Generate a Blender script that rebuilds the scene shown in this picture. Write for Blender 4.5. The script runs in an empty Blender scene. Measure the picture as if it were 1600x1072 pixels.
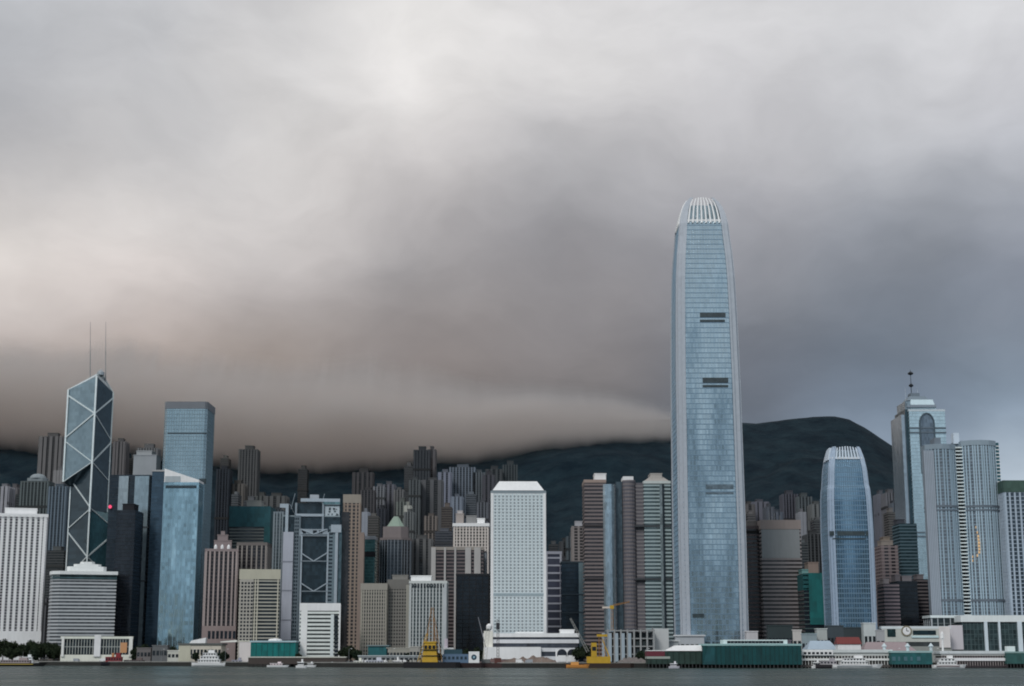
import bpy, math, random
from mathutils import Vector, noise
random.seed(7)
C = bpy.context.scene.collection
sc = bpy.context.scene
PI = math.pi

# ------------------------------------------------------------------ camera
FPX, PITCH, CAMZ = 2450.0, math.atan((1023 - 536) / 2450.0), 10.0
SP, CP = math.sin(PITCH), math.cos(PITCH)
cam = bpy.data.objects.new('camera', bpy.data.cameras.new('camera'))
C.objects.link(cam)
cam.location = (0, 0, CAMZ)
cam.rotation_euler = (PI / 2 + PITCH, 0, 0)
cam.data.sensor_width = 36
cam.data.lens = 36 * FPX / 1600
cam.data.clip_start = 1
cam.data.clip_end = 40000
sc.camera = cam

def ray(px, py):
    u, v = (px - 800) / FPX, (536 - py) / FPX
    return Vector((u, CP - v * SP, SP + v * CP))

def at(px, py, Y):
    d = ray(px, py)
    s = Y / d.y
    return Vector((d.x * s, Y, CAMZ + d.z * s))

def lin1(c):
    c = c / 255.0
    return c / 12.92 if c <= 0.04045 else ((c + 0.055) / 1.055) ** 2.4

def lin(r, g, b):
    return (lin1(r), lin1(g), lin1(b), 1.0)

# ------------------------------------------------------------------ world
SUN_EL, SUN_AZ = math.radians(38), math.radians(205)     # az measured clockwise from +Y
world = bpy.data.worlds.new('World')
sc.world = world
world.use_nodes = True

class NT:
    """tiny helper for building node trees"""
    def __init__(s, tree):
        s.t = tree
        tree.nodes.clear()
    def n(s, typ, **kw):
        nd = s.t.nodes.new(typ)
        for k, v in kw.items():
            if k.startswith('i_'):
                nd.inputs[k[2:].replace('_', ' ')].default_value = v
            else:
                setattr(nd, k, v)
        return nd
    def l(s, a, b):
        s.t.links.new(a, b)
    def put(s, sock, v):
        if isinstance(v, bpy.types.NodeSocket):
            s.l(v, sock)
        else:
            sock.default_value = v
    def m(s, op, a, b=0.0, c=0.0, clamp=False):
        nd = s.t.nodes.new('ShaderNodeMath')
        nd.operation = op
        nd.use_clamp = clamp
        s.put(nd.inputs[0], a); s.put(nd.inputs[1], b); s.put(nd.inputs[2], c)
        return nd.outputs[0]
    def v(s, op, a, b=(0, 0, 0), scale=None):
        nd = s.t.nodes.new('ShaderNodeVectorMath')
        nd.operation = op
        s.put(nd.inputs[0], a); s.put(nd.inputs[1], b)
        if scale is not None:
            s.put(nd.inputs['Scale'], scale)
        return nd.outputs['Value'] if op in ('DOT_PRODUCT', 'LENGTH') else nd.outputs[0]
    def mix(s, fac, a, b, blend='MIX'):
        nd = s.t.nodes.new('ShaderNodeMix')
        nd.data_type = 'RGBA'
        nd.blend_type = blend
        s.put(nd.inputs[0], fac); s.put(nd.inputs[6], a); s.put(nd.inputs[7], b)
        return nd.outputs[2]
    def sep(s, a):
        nd = s.t.nodes.new('ShaderNodeSeparateXYZ')
        s.put(nd.inputs[0], a)
        return nd.outputs
    def comb(s, a, b, c):
        nd = s.t.nodes.new('ShaderNodeCombineXYZ')
        s.put(nd.inputs[0], a); s.put(nd.inputs[1], b); s.put(nd.inputs[2], c)
        return nd.outputs[0]
    def noise(s, vec, scale, detail=3, rough=0.5, dim='3D'):
        nd = s.t.nodes.new('ShaderNodeTexNoise')
        nd.noise_dimensions = dim
        s.put(nd.inputs['Vector'], vec)
        nd.inputs['Scale'].default_value = scale
        nd.inputs['Detail'].default_value = detail
        nd.inputs['Roughness'].default_value = rough
        return nd.outputs

SKY = {  # storm cloud colours: azimuth column -> list of (elevation, colour)
}
def el_of(px, py):
    d = ray(px, py).normalized()
    return math.asin(d.z)
def az_of(px, py=400):
    d = ray(px, py)
    return math.atan2(d.x, d.y)

_cols = [
 (-40,  [(0,(189,191,195)),(150,(176,177,181)),(270,(184,182,182)),(340,(202,197,194)),(410,(218,212,207)),(500,(196,187,183)),(580,(168,155,148)),(650,(136,122,114)),(720,(118,106,100)),(850,(104,98,96))]),
 (200,  [(0,(191,192,195)),(150,(187,187,189)),(270,(194,191,190)),(340,(216,211,208)),(410,(220,212,208)),(500,(190,181,177)),(600,(160,144,134)),(680,(148,124,108)),(720,(136,114,100)),(850,(104,98,96))]),
 (420,  [(0,(204,203,204)),(150,(207,205,204)),(250,(216,212,210)),(330,(205,200,198)),(410,(186,180,178)),(500,(158,150,147)),(600,(140,128,119)),(680,(130,113,101)),(720,(120,106,98)),(850,(98,94,94))]),
 (660,  [(0,(228,226,224)),(90,(233,230,228)),(170,(224,221,219)),(260,(206,202,201)),(350,(174,170,170)),(430,(150,146,146)),(510,(143,136,134)),(600,(134,125,121)),(680,(112,104,100)),(850,(92,90,92))]),
 (900,  [(0,(222,220,220)),(100,(216,214,213)),(200,(196,194,195)),(290,(170,169,171)),(380,(148,146,149)),(460,(137,133,134)),(530,(130,125,125)),(610,(119,114,113)),(690,(100,97,98)),(850,(86,88,93))]),
 (1180, [(0,(215,214,215)),(120,(207,206,208)),(220,(189,188,191)),(300,(163,163,168)),(390,(140,141,147)),(470,(122,125,132)),(550,(110,114,123)),(620,(102,107,117)),(700,(96,104,116)),(850,(100,112,126))]),
 (1400, [(0,(208,208,210)),(120,(203,203,206)),(230,(184,185,189)),(320,(152,155,162)),(410,(130,134,142)),(480,(114,120,130)),(560,(106,115,127)),(630,(112,124,140)),(700,(132,147,165)),(850,(150,163,178))]),
 (1590, [(0,(213,213,215)),(120,(206,206,210)),(230,(180,182,188)),(320,(157,161,169)),(420,(136,141,152)),(500,(122,130,142)),(580,(122,135,150)),(650,(142,157,174)),(730,(172,185,198)),(850,(182,193,205))]),
]
_side_l = [(60,(0.52,0.52,0.52)),(25,(0.50,0.50,0.50)),(12,(0.50,0.47,0.45)),(0,(0.30,0.30,0.31))]  # unseen sky left and right, shaped brighter and darker for glass reflections
_side_r = [(60,(0.50,0.51,0.53)),(25,(0.36,0.38,0.42)),(12,(0.20,0.23,0.28)),(0,(0.26,0.31,0.36))]
_back   = [(60,(0.52,0.54,0.56)),(24,(0.60,0.66,0.72)),(14,(0.62,0.72,0.80)),(8,(0.33,0.43,0.53)),(3,(0.17,0.25,0.33)),(0,(0.12,0.18,0.24))]  # unseen sky behind camera, dark low and bright higher, shaped for glass reflections

w = NT(world.node_tree)
tc = w.n('ShaderNodeTexCoord')
dirv = w.v('NORMALIZE', tc.outputs['Generated'])
wn = w.noise(w.v('MULTIPLY', dirv, (1.0, 1.0, 1.5)), 7.0, 4, 0.5)['Color'] if False else w.noise(w.v('MULTIPLY', dirv, (1.0, 1.0, 1.5)), 7.0, 4, 0.5)[1]
warp = w.v('SCALE', w.v('SUBTRACT', wn, (0.5, 0.5, 0.5)), scale=0.075)
dw = w.v('NORMALIZE', w.v('ADD', dirv, warp))
x, y, z = w.sep(dw)
az = w.m('ARCTAN2', x, y)
el = w.m('ARCSINE', z)
ELMAX = math.radians(60)
elt = w.m('DIVIDE', el, ELMAX, clamp=True)

def ramp(stops):
    nd = w.n('ShaderNodeValToRGB')
    cr = nd.color_ramp
    cr.interpolation = 'B_SPLINE'
    stops = sorted(stops)
    cr.elements[0].position, cr.elements[0].color = stops[0]
    cr.elements[1].position, cr.elements[1].color = stops[-1]
    for p, c in stops[1:-1]:
        e = cr.elements.new(p)
        e.color = c
    w.l(elt, nd.inputs[0])
    return nd.outputs[0]

cols = []
for px, st in _cols:
    s = [(max(0.0, el_of(px, py) / ELMAX), lin(*c)) for py, c in st]
    top = lin(*st[0][1])
    s.append((0.62, tuple(0.5 * (a + b) for a, b in zip(top, (0.52, 0.53, 0.54, 1)))))
    s.append((1.0, (0.50, 0.51, 0.52, 1)))
    cols.append((az_of(px), ramp(s)))
def sramp(st):
    return ramp([(math.radians(e) / ELMAX, (*c, 1)) for e, c in st])
bk = sramp(_back)
cols = [(-2.4, bk), (-1.2, sramp(_side_l))] + cols + [(1.2, sramp(_side_r)), (2.4, bk)]
cur = cols[0][1]
for (a0, _), (a1, c1) in zip(cols, cols[1:]):
    mr = w.n('ShaderNodeMapRange', interpolation_type='SMOOTHSTEP')
    w.l(az, mr.inputs[0])
    mr.inputs[1].default_value, mr.inputs[2].default_value = a0, a1
    cur = w.mix(mr.outputs[0], cur, c1)
# soft cloud texture: two stretched noises
st1 = w.noise(w.v('MULTIPLY', w.v('ADD', dirv, w.v('SCALE', warp, scale=1.5)), (5.0, 5.0, 11.0)), 2.2, 5, 0.5)[0]
st2 = w.noise(w.v('MULTIPLY', dw, (9.0, 9.0, 15.0)), 3.0, 4, 0.55)[0]
tex = w.m('ADD', w.m('MULTIPLY', w.m('SUBTRACT', st1, 0.5), 0.40), w.m('MULTIPLY', w.m('SUBTRACT', st2, 0.5), 0.19))
bkf = w.n('ShaderNodeMapRange'); w.l(w.sep(dirv)[1], bkf.inputs[0]); bkf.inputs[1].default_value = 0.3; bkf.inputs[2].default_value = -0.5  # stronger patches behind the camera, added to vary the glass reflections
gain = w.m('ADD', w.m('MULTIPLY', tex, w.m('ADD', w.m('MULTIPLY', bkf.outputs[0], 1.6), 1.0)), 1.07)
cloud = w.v('SCALE', cur, scale=gain)
skyt = w.n('ShaderNodeTexSky', sky_type='NISHITA', sun_disc=False, sun_elevation=SUN_EL, sun_rotation=SUN_AZ)
b1 = w.n('ShaderNodeBackground'); b1.inputs['Strength'].default_value = 0.06
w.l(skyt.outputs[0], b1.inputs['Color'])
b2 = w.n('ShaderNodeBackground'); b2.inputs['Strength'].default_value = 1.0
w.l(cloud, b2.inputs['Color'])
mx = w.n('ShaderNodeMixShader'); mx.inputs[0].default_value = 0.94
w.l(b1.outputs[0], mx.inputs[1]); w.l(b2.outputs[0], mx.inputs[2])
wo = w.n('ShaderNodeOutputWorld'); w.l(mx.outputs[0], wo.inputs['Surface'])

# ------------------------------------------------------------------ sun, exposure
sun = bpy.data.objects.new('sun', bpy.data.lights.new('sun', 'SUN'))
C.objects.link(sun)
sun.data.energy = 1.4
sun.data.angle = math.radians(14)
sun.data.color = (1.0, 0.98, 0.95)
sd = Vector((math.sin(SUN_AZ) * math.cos(SUN_EL), math.cos(SUN_AZ) * math.cos(SUN_EL), math.sin(SUN_EL)))
sun.rotation_euler = (-sd).to_track_quat('-Z', 'Y').to_euler()
sun.location = (0, 0, 900)
vs = sc.view_settings
vs.view_transform = 'Standard'; vs.look = 'None'; vs.exposure = 0.0; vs.gamma = 1.0
vs.use_curve_mapping = False
sc.cycles.volume_bounces = 8
sc.cycles.max_bounces = 10
sc.cycles.diffuse_bounces = 3
sc.cycles.glossy_bounces = 4
sc.cycles.filter_width = 1.9
sc.cycles.use_denoising = True

# ------------------------------------------------------------------ materials
_mats = {}
EBAR = 0.56
def alb(r, g, b):
    """wall colour that reads as this photographed value under the overcast light"""
    m = (r + g + b) / 3.0
    r, g, b = (m + (c - m) * 0.9 for c in (r, g, b))
    k = (max(m, 20.0) / 150.0) ** 0.6 / EBAR
    return tuple(min(0.8, max(0.012, lin1(c) * k)) for c in (r, g, b)) + (1.0,)

def wall(rgb, rough=0.75, var=0.22, streak=True, raw=False):
    key = ('wall', rgb, rough, var, raw)
    if key in _mats: return _mats[key]
    m = bpy.data.materials.new('wall_paint'); m.use_nodes = True
    n = NT(m.node_tree)
    o = n.n('ShaderNodeTexCoord').outputs['Object']
    a = n.noise(n.v('MULTIPLY', o, (1, 1, 0.12)), 0.45, 4, 0.6)[0]      # rain streaks
    b = n.noise(o, 0.06, 4, 0.6)[0]                                   # large weathering
    f = n.m('ADD', n.m('MULTIPLY', n.m('SUBTRACT', a, 0.5), var), n.m('MULTIPLY', n.m('SUBTRACT', b, 0.5), var * 1.2))
    base = rgb if raw else alb(*rgb)
    if raw: base = (*rgb, 1.0)
    col = n.v('SCALE', base[:3], scale=n.m('ADD', f, 1.0))
    p = n.n('ShaderNodeBsdfPrincipled'); p.inputs['Roughness'].default_value = rough
    n.l(col, p.inputs['Base Color'])
    p.inputs['Specular IOR Level'].default_value = 0.35
    out = n.n('ShaderNodeOutputMaterial'); n.l(p.outputs[0], out.inputs[0])
    _mats[key] = m
    return m

def glass(tint, cw=1.5, ch=3.6, metal=0.0, rough=0.12, var=0.5, lit=0.0, tilt=0.02, spec=0.6):
    """window glass: each pane differs a little in tone (blinds, rooms) and in tilt"""
    key = ('glass', tint, cw, ch, metal, rough, var, lit, tilt, spec)
    if key in _mats: return _mats[key]
    m = bpy.data.materials.new('window_glass'); m.use_nodes = True
    n = NT(m.node_tree)
    o = n.n('ShaderNodeTexCoord').outputs['Object']
    X, Y, Z = n.sep(o)
    cx = n.m('FLOOR', n.m('DIVIDE', n.m('ADD', X, Y), cw))
    cz = n.m('FLOOR', n.m('DIVIDE', Z, ch))
    cell = n.comb(cx, cz, 0.0)
    wn = n.n('ShaderNodeTexWhiteNoise', noise_dimensions='2D'); n.l(cell, wn.inputs['Vector'])
    wn2 = n.n('ShaderNodeTexWhiteNoise', noise_dimensions='2D')
    n.l(n.comb(n.m('FLOOR', n.m('DIVIDE', cx, 4.0)), cz, 0.0), wn2.inputs['Vector'])
    patch = n.noise(o, 0.035, 3, 0.55)[0]
    g = n.m('ADD', n.m('MULTIPLY', n.m('SUBTRACT', wn.outputs['Value'], 0.5), var), n.m('MULTIPLY', n.m('SUBTRACT', wn2.outputs['Value'], 0.5), var * 0.5))
    g = n.m('ADD', n.m('ADD', g, 1.0), n.m('MULTIPLY', n.m('SUBTRACT', patch, 0.5), var * 0.8))
    col = n.v('SCALE', tint, scale=n.m('MAXIMUM', g, 0.1))
    p = n.n('ShaderNodeBsdfPrincipled')
    n.l(col, p.inputs['Base Color'])
    p.inputs['Metallic'].default_value = metal
    p.inputs['Roughness'].default_value = rough
    p.inputs['Specular IOR Level'].default_value = spec
    if tilt:
        geo = n.n('ShaderNodeNewGeometry')
        tv = n.v('SCALE', n.v('SUBTRACT', wn.outputs['Color'], (0.5, 0.5, 0.5)), scale=tilt)
        big = n.v('SCALE', n.v('SUBTRACT', n.noise(n.v('MULTIPLY', o, (1, 1, 0.16)), 0.07, 3, 0.5)[1], (0.5, 0.5, 0.5)), scale=tilt * 6)
        n.l(n.v('NORMALIZE', n.v('ADD', geo.outputs['Normal'], n.v('ADD', tv, big))), p.inputs['Normal'])
    if lit:
        on = n.m('GREATER_THAN', wn.outputs['Value'], 1.0 - lit)
        p.inputs['Emission Color'].default_value = (1.0, 0.72, 0.38, 1)
        n.l(n.m('MULTIPLY', on, 0.35), p.inputs['Emission Strength'])
    out = n.n('ShaderNodeOutputMaterial'); n.l(p.outputs[0], out.inputs[0])
    _mats[key] = m
    return m

def metal(rgb, rough=0.45, met=0.5):
    key = ('metal', rgb, rough, met)
    if key in _mats: return _mats[key]
    m = bpy.data.materials.new('metal'); m.use_nodes = True
    n = NT(m.node_tree)
    o = n.n('ShaderNodeTexCoord').outputs['Object']
    a = n.noise(o, 0.3, 4, 0.6)[0]
    col = n.v('SCALE', alb(*rgb)[:3], scale=n.m('ADD', n.m('MULTIPLY', n.m('SUBTRACT', a, 0.5), 0.35), 1.0))
    p = n.n('ShaderNodeBsdfPrincipled'); p.inputs['Roughness'].default_value = rough
    p.inputs['Metallic'].default_value = met
    n.l(col, p.inputs['Base Color'])
    out = n.n('ShaderNodeOutputMaterial'); n.l(p.outputs[0], out.inputs[0])
    _mats[key] = m
    return m

def emit(rgb, strength):
    key = ('emit', rgb, strength)
    if key in _mats: return _mats[key]
    m = bpy.data.materials.new('emissive_glow'); m.use_nodes = True
    n = NT(m.node_tree)
    e = n.n('ShaderNodeEmission'); e.inputs[0].default_value = (*rgb, 1); e.inputs[1].default_value = strength
    out = n.n('ShaderNodeOutputMaterial'); n.l(e.outputs[0], out.inputs[0])
    _mats[key] = m
    return m

def netting(rgb):
    """construction netting / corrugated cladding with uneven sheets"""
    key = ('net', rgb)
    if key in _mats: return _mats[key]
    m = bpy.data.materials.new('netting'); m.use_nodes = True
    n = NT(m.node_tree)
    o = n.n('ShaderNodeTexCoord').outputs['Object']
    a = n.noise(n.v('MULTIPLY', o, (1, 1, 0.35)), 0.25, 5, 0.65)[0]
    X, Y, Z = n.sep(o)
    wn = n.n('ShaderNodeTexWhiteNoise', noise_dimensions='2D')
    n.l(n.comb(n.m('FLOOR', n.m('DIVIDE', n.m('ADD', X, Y), 4.0)), n.m('FLOOR', n.m('DIVIDE', Z, 5.0)), 0), wn.inputs['Vector'])
    g = n.m('ADD', n.m('MULTIPLY', n.m('SUBTRACT', a, 0.5), 0.9), n.m('MULTIPLY', n.m('SUBTRACT', wn.outputs[0], 0.5), 0.35))
    col = n.v('SCALE', tuple(lin1(q) / 0.5 for q in rgb), scale=n.m('ADD', g, 1.0))
    p = n.n('ShaderNodeBsdfPrincipled'); p.inputs['Roughness'].default_value = 0.8
    n.l(col, p.inputs['Base Color'])
    out = n.n('ShaderNodeOutputMaterial'); n.l(p.outputs[0], out.inputs[0])
    _mats[key] = m
    return m

# ------------------------------------------------------------------ mesh helpers
class MB:
    def __init__(s):
        s.v, s.f = [], []
    def add(s, vs, fs):
        k = len(s.v)
        s.v += [tuple(p) for p in vs]
        s.f += [tuple(i + k for i in f) for f in fs]
        return s
    def box(s, x0, x1, y0, y1, z0, z1):
        return s.add([(x0,y0,z0),(x1,y0,z0),(x1,y1,z0),(x0,y1,z0),(x0,y0,z1),(x1,y0,z1),(x1,y1,z1),(x0,y1,z1)],
                     [(0,3,2,1),(4,5,6,7),(0,1,5,4),(1,2,6,5),(2,3,7,6),(3,0,4,7)])
    def prism(s, poly, z0, z1, poly2=None):
        """poly counter-clockwise; z1 may be a list of heights"""
        n = len(poly)
        p2 = poly2 or poly
        zt = z1 if isinstance(z1, (list, tuple)) else [z1] * n
        zb = z0 if isinstance(z0, (list, tuple)) else [z0] * n
        vs = [(a[0], a[1], h) for a, h in zip(poly, zb)] + [(a[0], a[1], h) for a, h in zip(p2, zt)]
        fs = [tuple(reversed(range(n))), tuple(range(n, 2 * n))] + [(i, (i + 1) % n, n + (i + 1) % n, n + i) for i in range(n)]
        return s.add(vs, fs)
    def loft(s, rings, cap=True):
        n = len(rings[0])
        vs = [p for r in rings for p in r]
        fs = []
        for k in range(len(rings) - 1):
            for i in range(n):
                j = (i + 1) % n
                fs.append((k * n + i, k * n + j, (k + 1) * n + j, (k + 1) * n + i))
        if cap:
            fs.append(tuple(reversed(range(n))))
            fs.append(tuple(range((len(rings) - 1) * n, len(rings) * n)))
        return s.add(vs, fs)
    def bar(s, p, q, r, r2=None, n=4):
        p, q = Vector(p), Vector(q)
        d = (q - p).normalized()
        a = d.cross(Vector((0, 0, 1)) if abs(d.z) < 0.9 else Vector((1, 0, 0))).normalized()
        b = d.cross(a)
        r2 = r if r2 is None else r2
        ring = lambda c, rr: [c + (a * math.cos(2 * PI * (i + .5) / n) + b * math.sin(2 * PI * (i + .5) / n)) * rr for i in range(n)]
        return s.loft([ring(p, r), ring(q, r2)])
    def lathe(s, cx, cy, prof, n=12):
        return s.loft([[(cx + r * math.cos(2 * PI * i / n), cy + r * math.sin(2 * PI * i / n), z) for i in range(n)] for r, z in prof])
    def disc(s, cx, y, cz, r, t, n=16):
        """flat disc facing -Y"""
        f = [(cx + r * math.cos(2 * PI * i / n), y, cz + r * math.sin(2 * PI * i / n)) for i in range(n)]
        b = [(p[0], y + t, p[2]) for p in f]
        return s.loft([b, f])
    def mesh(s, name):
        me = bpy.data.meshes.new(name)
        me.from_pydata(s.v, [], s.f)
        me.update()
        return me
    def build(s, name, mat, parent=None, kind=None, loc=None):
        me = s.mesh(name)
        return put(name, me, mat, parent, kind, loc)

def put(name, me, mat, parent=None, kind=None, loc=None, rz=0.0, scale=None):
    if mat is not None and not me.materials:
        me.materials.append(mat)
    o = bpy.data.objects.new(name, me)
    C.objects.link(o)
    o.parent = parent
    if loc is not None: o.location = loc
    if rz: o.rotation_euler = (0, 0, rz)
    if scale is not None: o.scale = scale
    if kind: o['kind'] = kind
    return o

def thing(name, label, cat, loc, rz=0.0, group=None):
    o = bpy.data.objects.new(name, None)
    C.objects.link(o)
    o.location = loc
    o.rotation_euler = (0, 0, rz)
    o['label'] = label; o['category'] = cat
    if group: o['group'] = group
    return o

def copy_tree(src, loc, label, rz=None, scale=None):
    r = src.copy(); C.objects.link(r)
    r.location = loc; r['label'] = label
    if rz is not None: r.rotation_euler = (0, 0, rz)
    if scale is not None: r.scale = (scale,) * 3
    for ch in list(src.children):
        c = ch.copy(); C.objects.link(c); c.parent = r
        for g in list(ch.children):
            d = g.copy(); C.objects.link(d); d.parent = c
    return r

def rect(wd, dp):
    return [(-wd/2, -dp/2), (wd/2, -dp/2), (wd/2, dp/2), (-wd/2, dp/2)]
def chamfer(c):
    def f(wd, dp):
        a, b = wd/2, dp/2
        return [(-a+c,-b),(a-c,-b),(a,-b+c),(a,b-c),(a-c,b),(-a+c,b),(-a,b-c),(-a,-b+c)]
    return f
def offset(poly, e):
    """outset of a convex-ish ccw polygon"""
    n = len(poly); out = []
    for i in range(n):
        p0, p1, p2 = Vector(poly[i-1]), Vector(poly[i]), Vector(poly[(i+1) % n])
        d1, d2 = (p1-p0).normalized(), (p2-p1).normalized()
        n1, n2 = Vector((d1.y, -d1.x)), Vector((d2.y, -d2.x))
        b = n1 + n2
        k = max(0.3, b.dot(n1))
        out.append(tuple(p1 + b * (e / k)))
    return out

# ------------------------------------------------------------------ terrain heights
GZ = 3.5
def lerp_table(t, x):
    if x <= t[0][0]: return t[0][1]
    for (a, b), (c, d) in zip(t, t[1:]):
        if x <= c: return b + (d - b) * (x - a) / (c - a)
    return t[-1][1]
YR = 3500.0
RIDGE = [(-900,664),(0,664),(200,668),(400,690),(520,694),(650,686),(850,666),(1000,657),(1100,656),(1180,663),(1220,658),(1260,653),(1300,651),(1325,655),(1350,669),(1397,703),(1480,765),(1600,822),(1720,860),(2600,930)]
def ridge_z(X):
    px = 800 + X / YR * FPX * 0.985
    return at(px, lerp_table(RIDGE, px), YR).z
def terrain(X, Y):
    zr = ridge_z(X)
    b = min(110.0, zr * 0.3)
    if Y < 1950: z = 0.0
    elif Y < 2500: z = b * ((Y - 1950) / 550.0) ** 1.3
    elif Y < YR: 
        t = (Y - 2500) / (YR - 2500)
        z = b + (zr - b) * (t ** 1.15)
    else: z = zr - (Y - YR) * 0.25
    k = max(0.0, min(1.0, (Y - 1950) / 500.0)) * (1.0 if Y < YR - 300 else max(0.15, min(1, abs(Y - YR) / 300.0)))
    z += k * 38.0 * noise.noise(Vector((X / 330.0, Y / 420.0, 3.1))) + k * 9.0 * noise.noise(Vector((X / 70.0, Y / 90.0, 7.7)))
    z -= k * (34.0 * (1 - abs(noise.noise(Vector((X / 210.0, Y / 900.0, 5.5)))) * 2.2) - 10.0) * (0.8 if Y < YR - 350 else 0.12)
    z += k * 8.0 * noise.noise(Vector((X / 26.0, Y / 34.0, 1.3)))
    return max(z, 0.0) + GZ

SHORE = [(-1200, 1600), (-760, 1575), (-500, 1540), (-250, 1400), (-120, 1275), (0, 1245), (900, 1240), (2600, 1240)]
def shore(X): return lerp_table(SHORE, X)

# ------------------------------------------------------------------ the setting
def foliage_mat(c1, c2, scale):
    key = ('fol', c1, c2, scale)
    if key in _mats: return _mats[key]
    m = bpy.data.materials.new('foliage'); m.use_nodes = True
    n = NT(m.node_tree)
    o = n.n('ShaderNodeTexCoord').outputs['Object']
    a = n.noise(o, scale, 6, 0.65)[0]
    mr = n.n('ShaderNodeMapRange'); n.l(a, mr.inputs[0]); mr.inputs[1].default_value = .35; mr.inputs[2].default_value = .65
    col = n.mix(mr.outputs[0], (*c1, 1), (*c2, 1))
    p = n.n('ShaderNodeBsdfPrincipled'); p.inputs['Roughness'].default_value = 0.9
    p.inputs['Specular IOR Level'].default_value = 0.1
    n.l(col, p.inputs['Base Color'])
    bp = n.n('ShaderNodeBump'); bp.inputs['Strength'].default_value = 0.6; bp.inputs['Distance'].default_value = 4.0
    n.l(n.noise(o, scale * 3, 4, 0.6)[0], bp.inputs['Height']); n.l(bp.outputs[0], p.inputs['Normal'])
    out = n.n('ShaderNodeOutputMaterial'); n.l(p.outputs[0], out.inputs[0])
    _mats[key] = m
    return m

# harbour water
m = bpy.data.materials.new('harbour_water'); m.use_nodes = True
n = NT(m.node_tree)
o = n.n('ShaderNodeTexCoord').outputs['Object']
p = n.n('ShaderNodeBsdfPrincipled')
big0 = n.noise(n.v('MULTIPLY', o, (0.35, 1, 1)), 0.011, 5, 0.62)[0]
mrw = n.n('ShaderNodeMapRange'); n.l(big0, mrw.inputs[0]); mrw.inputs[1].default_value = .36; mrw.inputs[2].default_value = .66
big = mrw.outputs[0]
n.l(n.mix(big, (0.012, 0.034, 0.035, 1), (0.05, 0.068, 0.058, 1)), p.inputs['Base Color'])
p.inputs['Roughness'].default_value = 0.28
p.inputs['IOR'].default_value = 1.33
p.inputs['Specular IOR Level'].default_value = 0.22
n.l(n.m('ADD', n.m('MULTIPLY', big, -0.14), 0.34), p.inputs['Roughness'])
bp = n.n('ShaderNodeBump'); bp.inputs['Strength'].default_value = 1.0; bp.inputs['Distance'].default_value = 5.0
n.l(n.noise(n.v('MULTIPLY', o, (0.5, 1, 1)), 0.09, 6, 0.65)[0], bp.inputs['Height'])
n.l(bp.outputs[0], p.inputs['Normal'])
out = n.n('ShaderNodeOutputMaterial'); n.l(p.outputs[0], out.inputs[0])
MB().add([(-9000,-3000,0),(9000,-3000,0),(9000,9000,0),(-9000,9000,0)], [(0,1,2,3)]).build('harbour_water', m, kind='structure')

# city ground behind the sea wall
gm = wall((70, 72, 74), 0.9, 0.5)
xs = [-3000, -1500] + list(range(-1200, 1201, 40)) + [1500, 3000]
g = MB(); g.add([(X, shore(X), GZ) for X in xs] + [(X, 2000, GZ) for X in xs], [(i, i + 1, len(xs) + i + 1, len(xs) + i) for i in range(len(xs) - 1)])
g.build('city_ground', gm, kind='structure')
g = MB(); g.add([(X, shore(X), -2) for X in xs] + [(X, shore(X), GZ) for X in xs], [(i, i + 1, len(xs) + i + 1, len(xs) + i) for i in range(len(xs) - 1)])
g.build('sea_wall', wall((52, 52, 50), 0.9, 0.6), kind='structure')
cp = MB()
for a, b in zip(xs, xs[1:]):
    cp.add([(a, shore(a) - .4, GZ - .1), (b, shore(b) - .4, GZ - .1), (b, shore(b) + 1.2, GZ - .1), (a, shore(a) + 1.2, GZ - .1),
            (a, shore(a) - .4, GZ + .5), (b, shore(b) - .4, GZ + .5), (b, shore(b) + 1.2, GZ + .5), (a, shore(a) + 1.2, GZ + .5)],
           [(0, 1, 5, 4), (4, 5, 6, 7), (2, 3, 7, 6)])
cp.build('sea_wall_coping', wall((120, 120, 116), 0.9, 0.4), kind='structure')

# hills
nx_, ny_ = 420, 150
X0, X1, Y0, Y1 = -3400.0, 3400.0, 1940.0, 5200.0
vs_, fs_ = [], []
for j in range(ny_ + 1):
    Y = Y0 + (Y1 - Y0) * j / ny_
    for i in range(nx_ + 1):
        X = X0 + (X1 - X0) * i / nx_
        vs_.append((X, Y, terrain(X, Y) - (0.6 if Y < 1990 else 0)))
for j in range(ny_):
    for i in range(nx_):
        a = j * (nx_ + 1) + i
        fs_.append((a, a + 1, a + nx_ + 2, a + nx_ + 1))
hm = MB().add(vs_, fs_).build('wooded_hills', foliage_mat((0.003, 0.010, 0.017), (0.012, 0.026, 0.035), 0.02), kind='structure')
for pl in hm.data.polygons: pl.use_smooth = True

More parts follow.
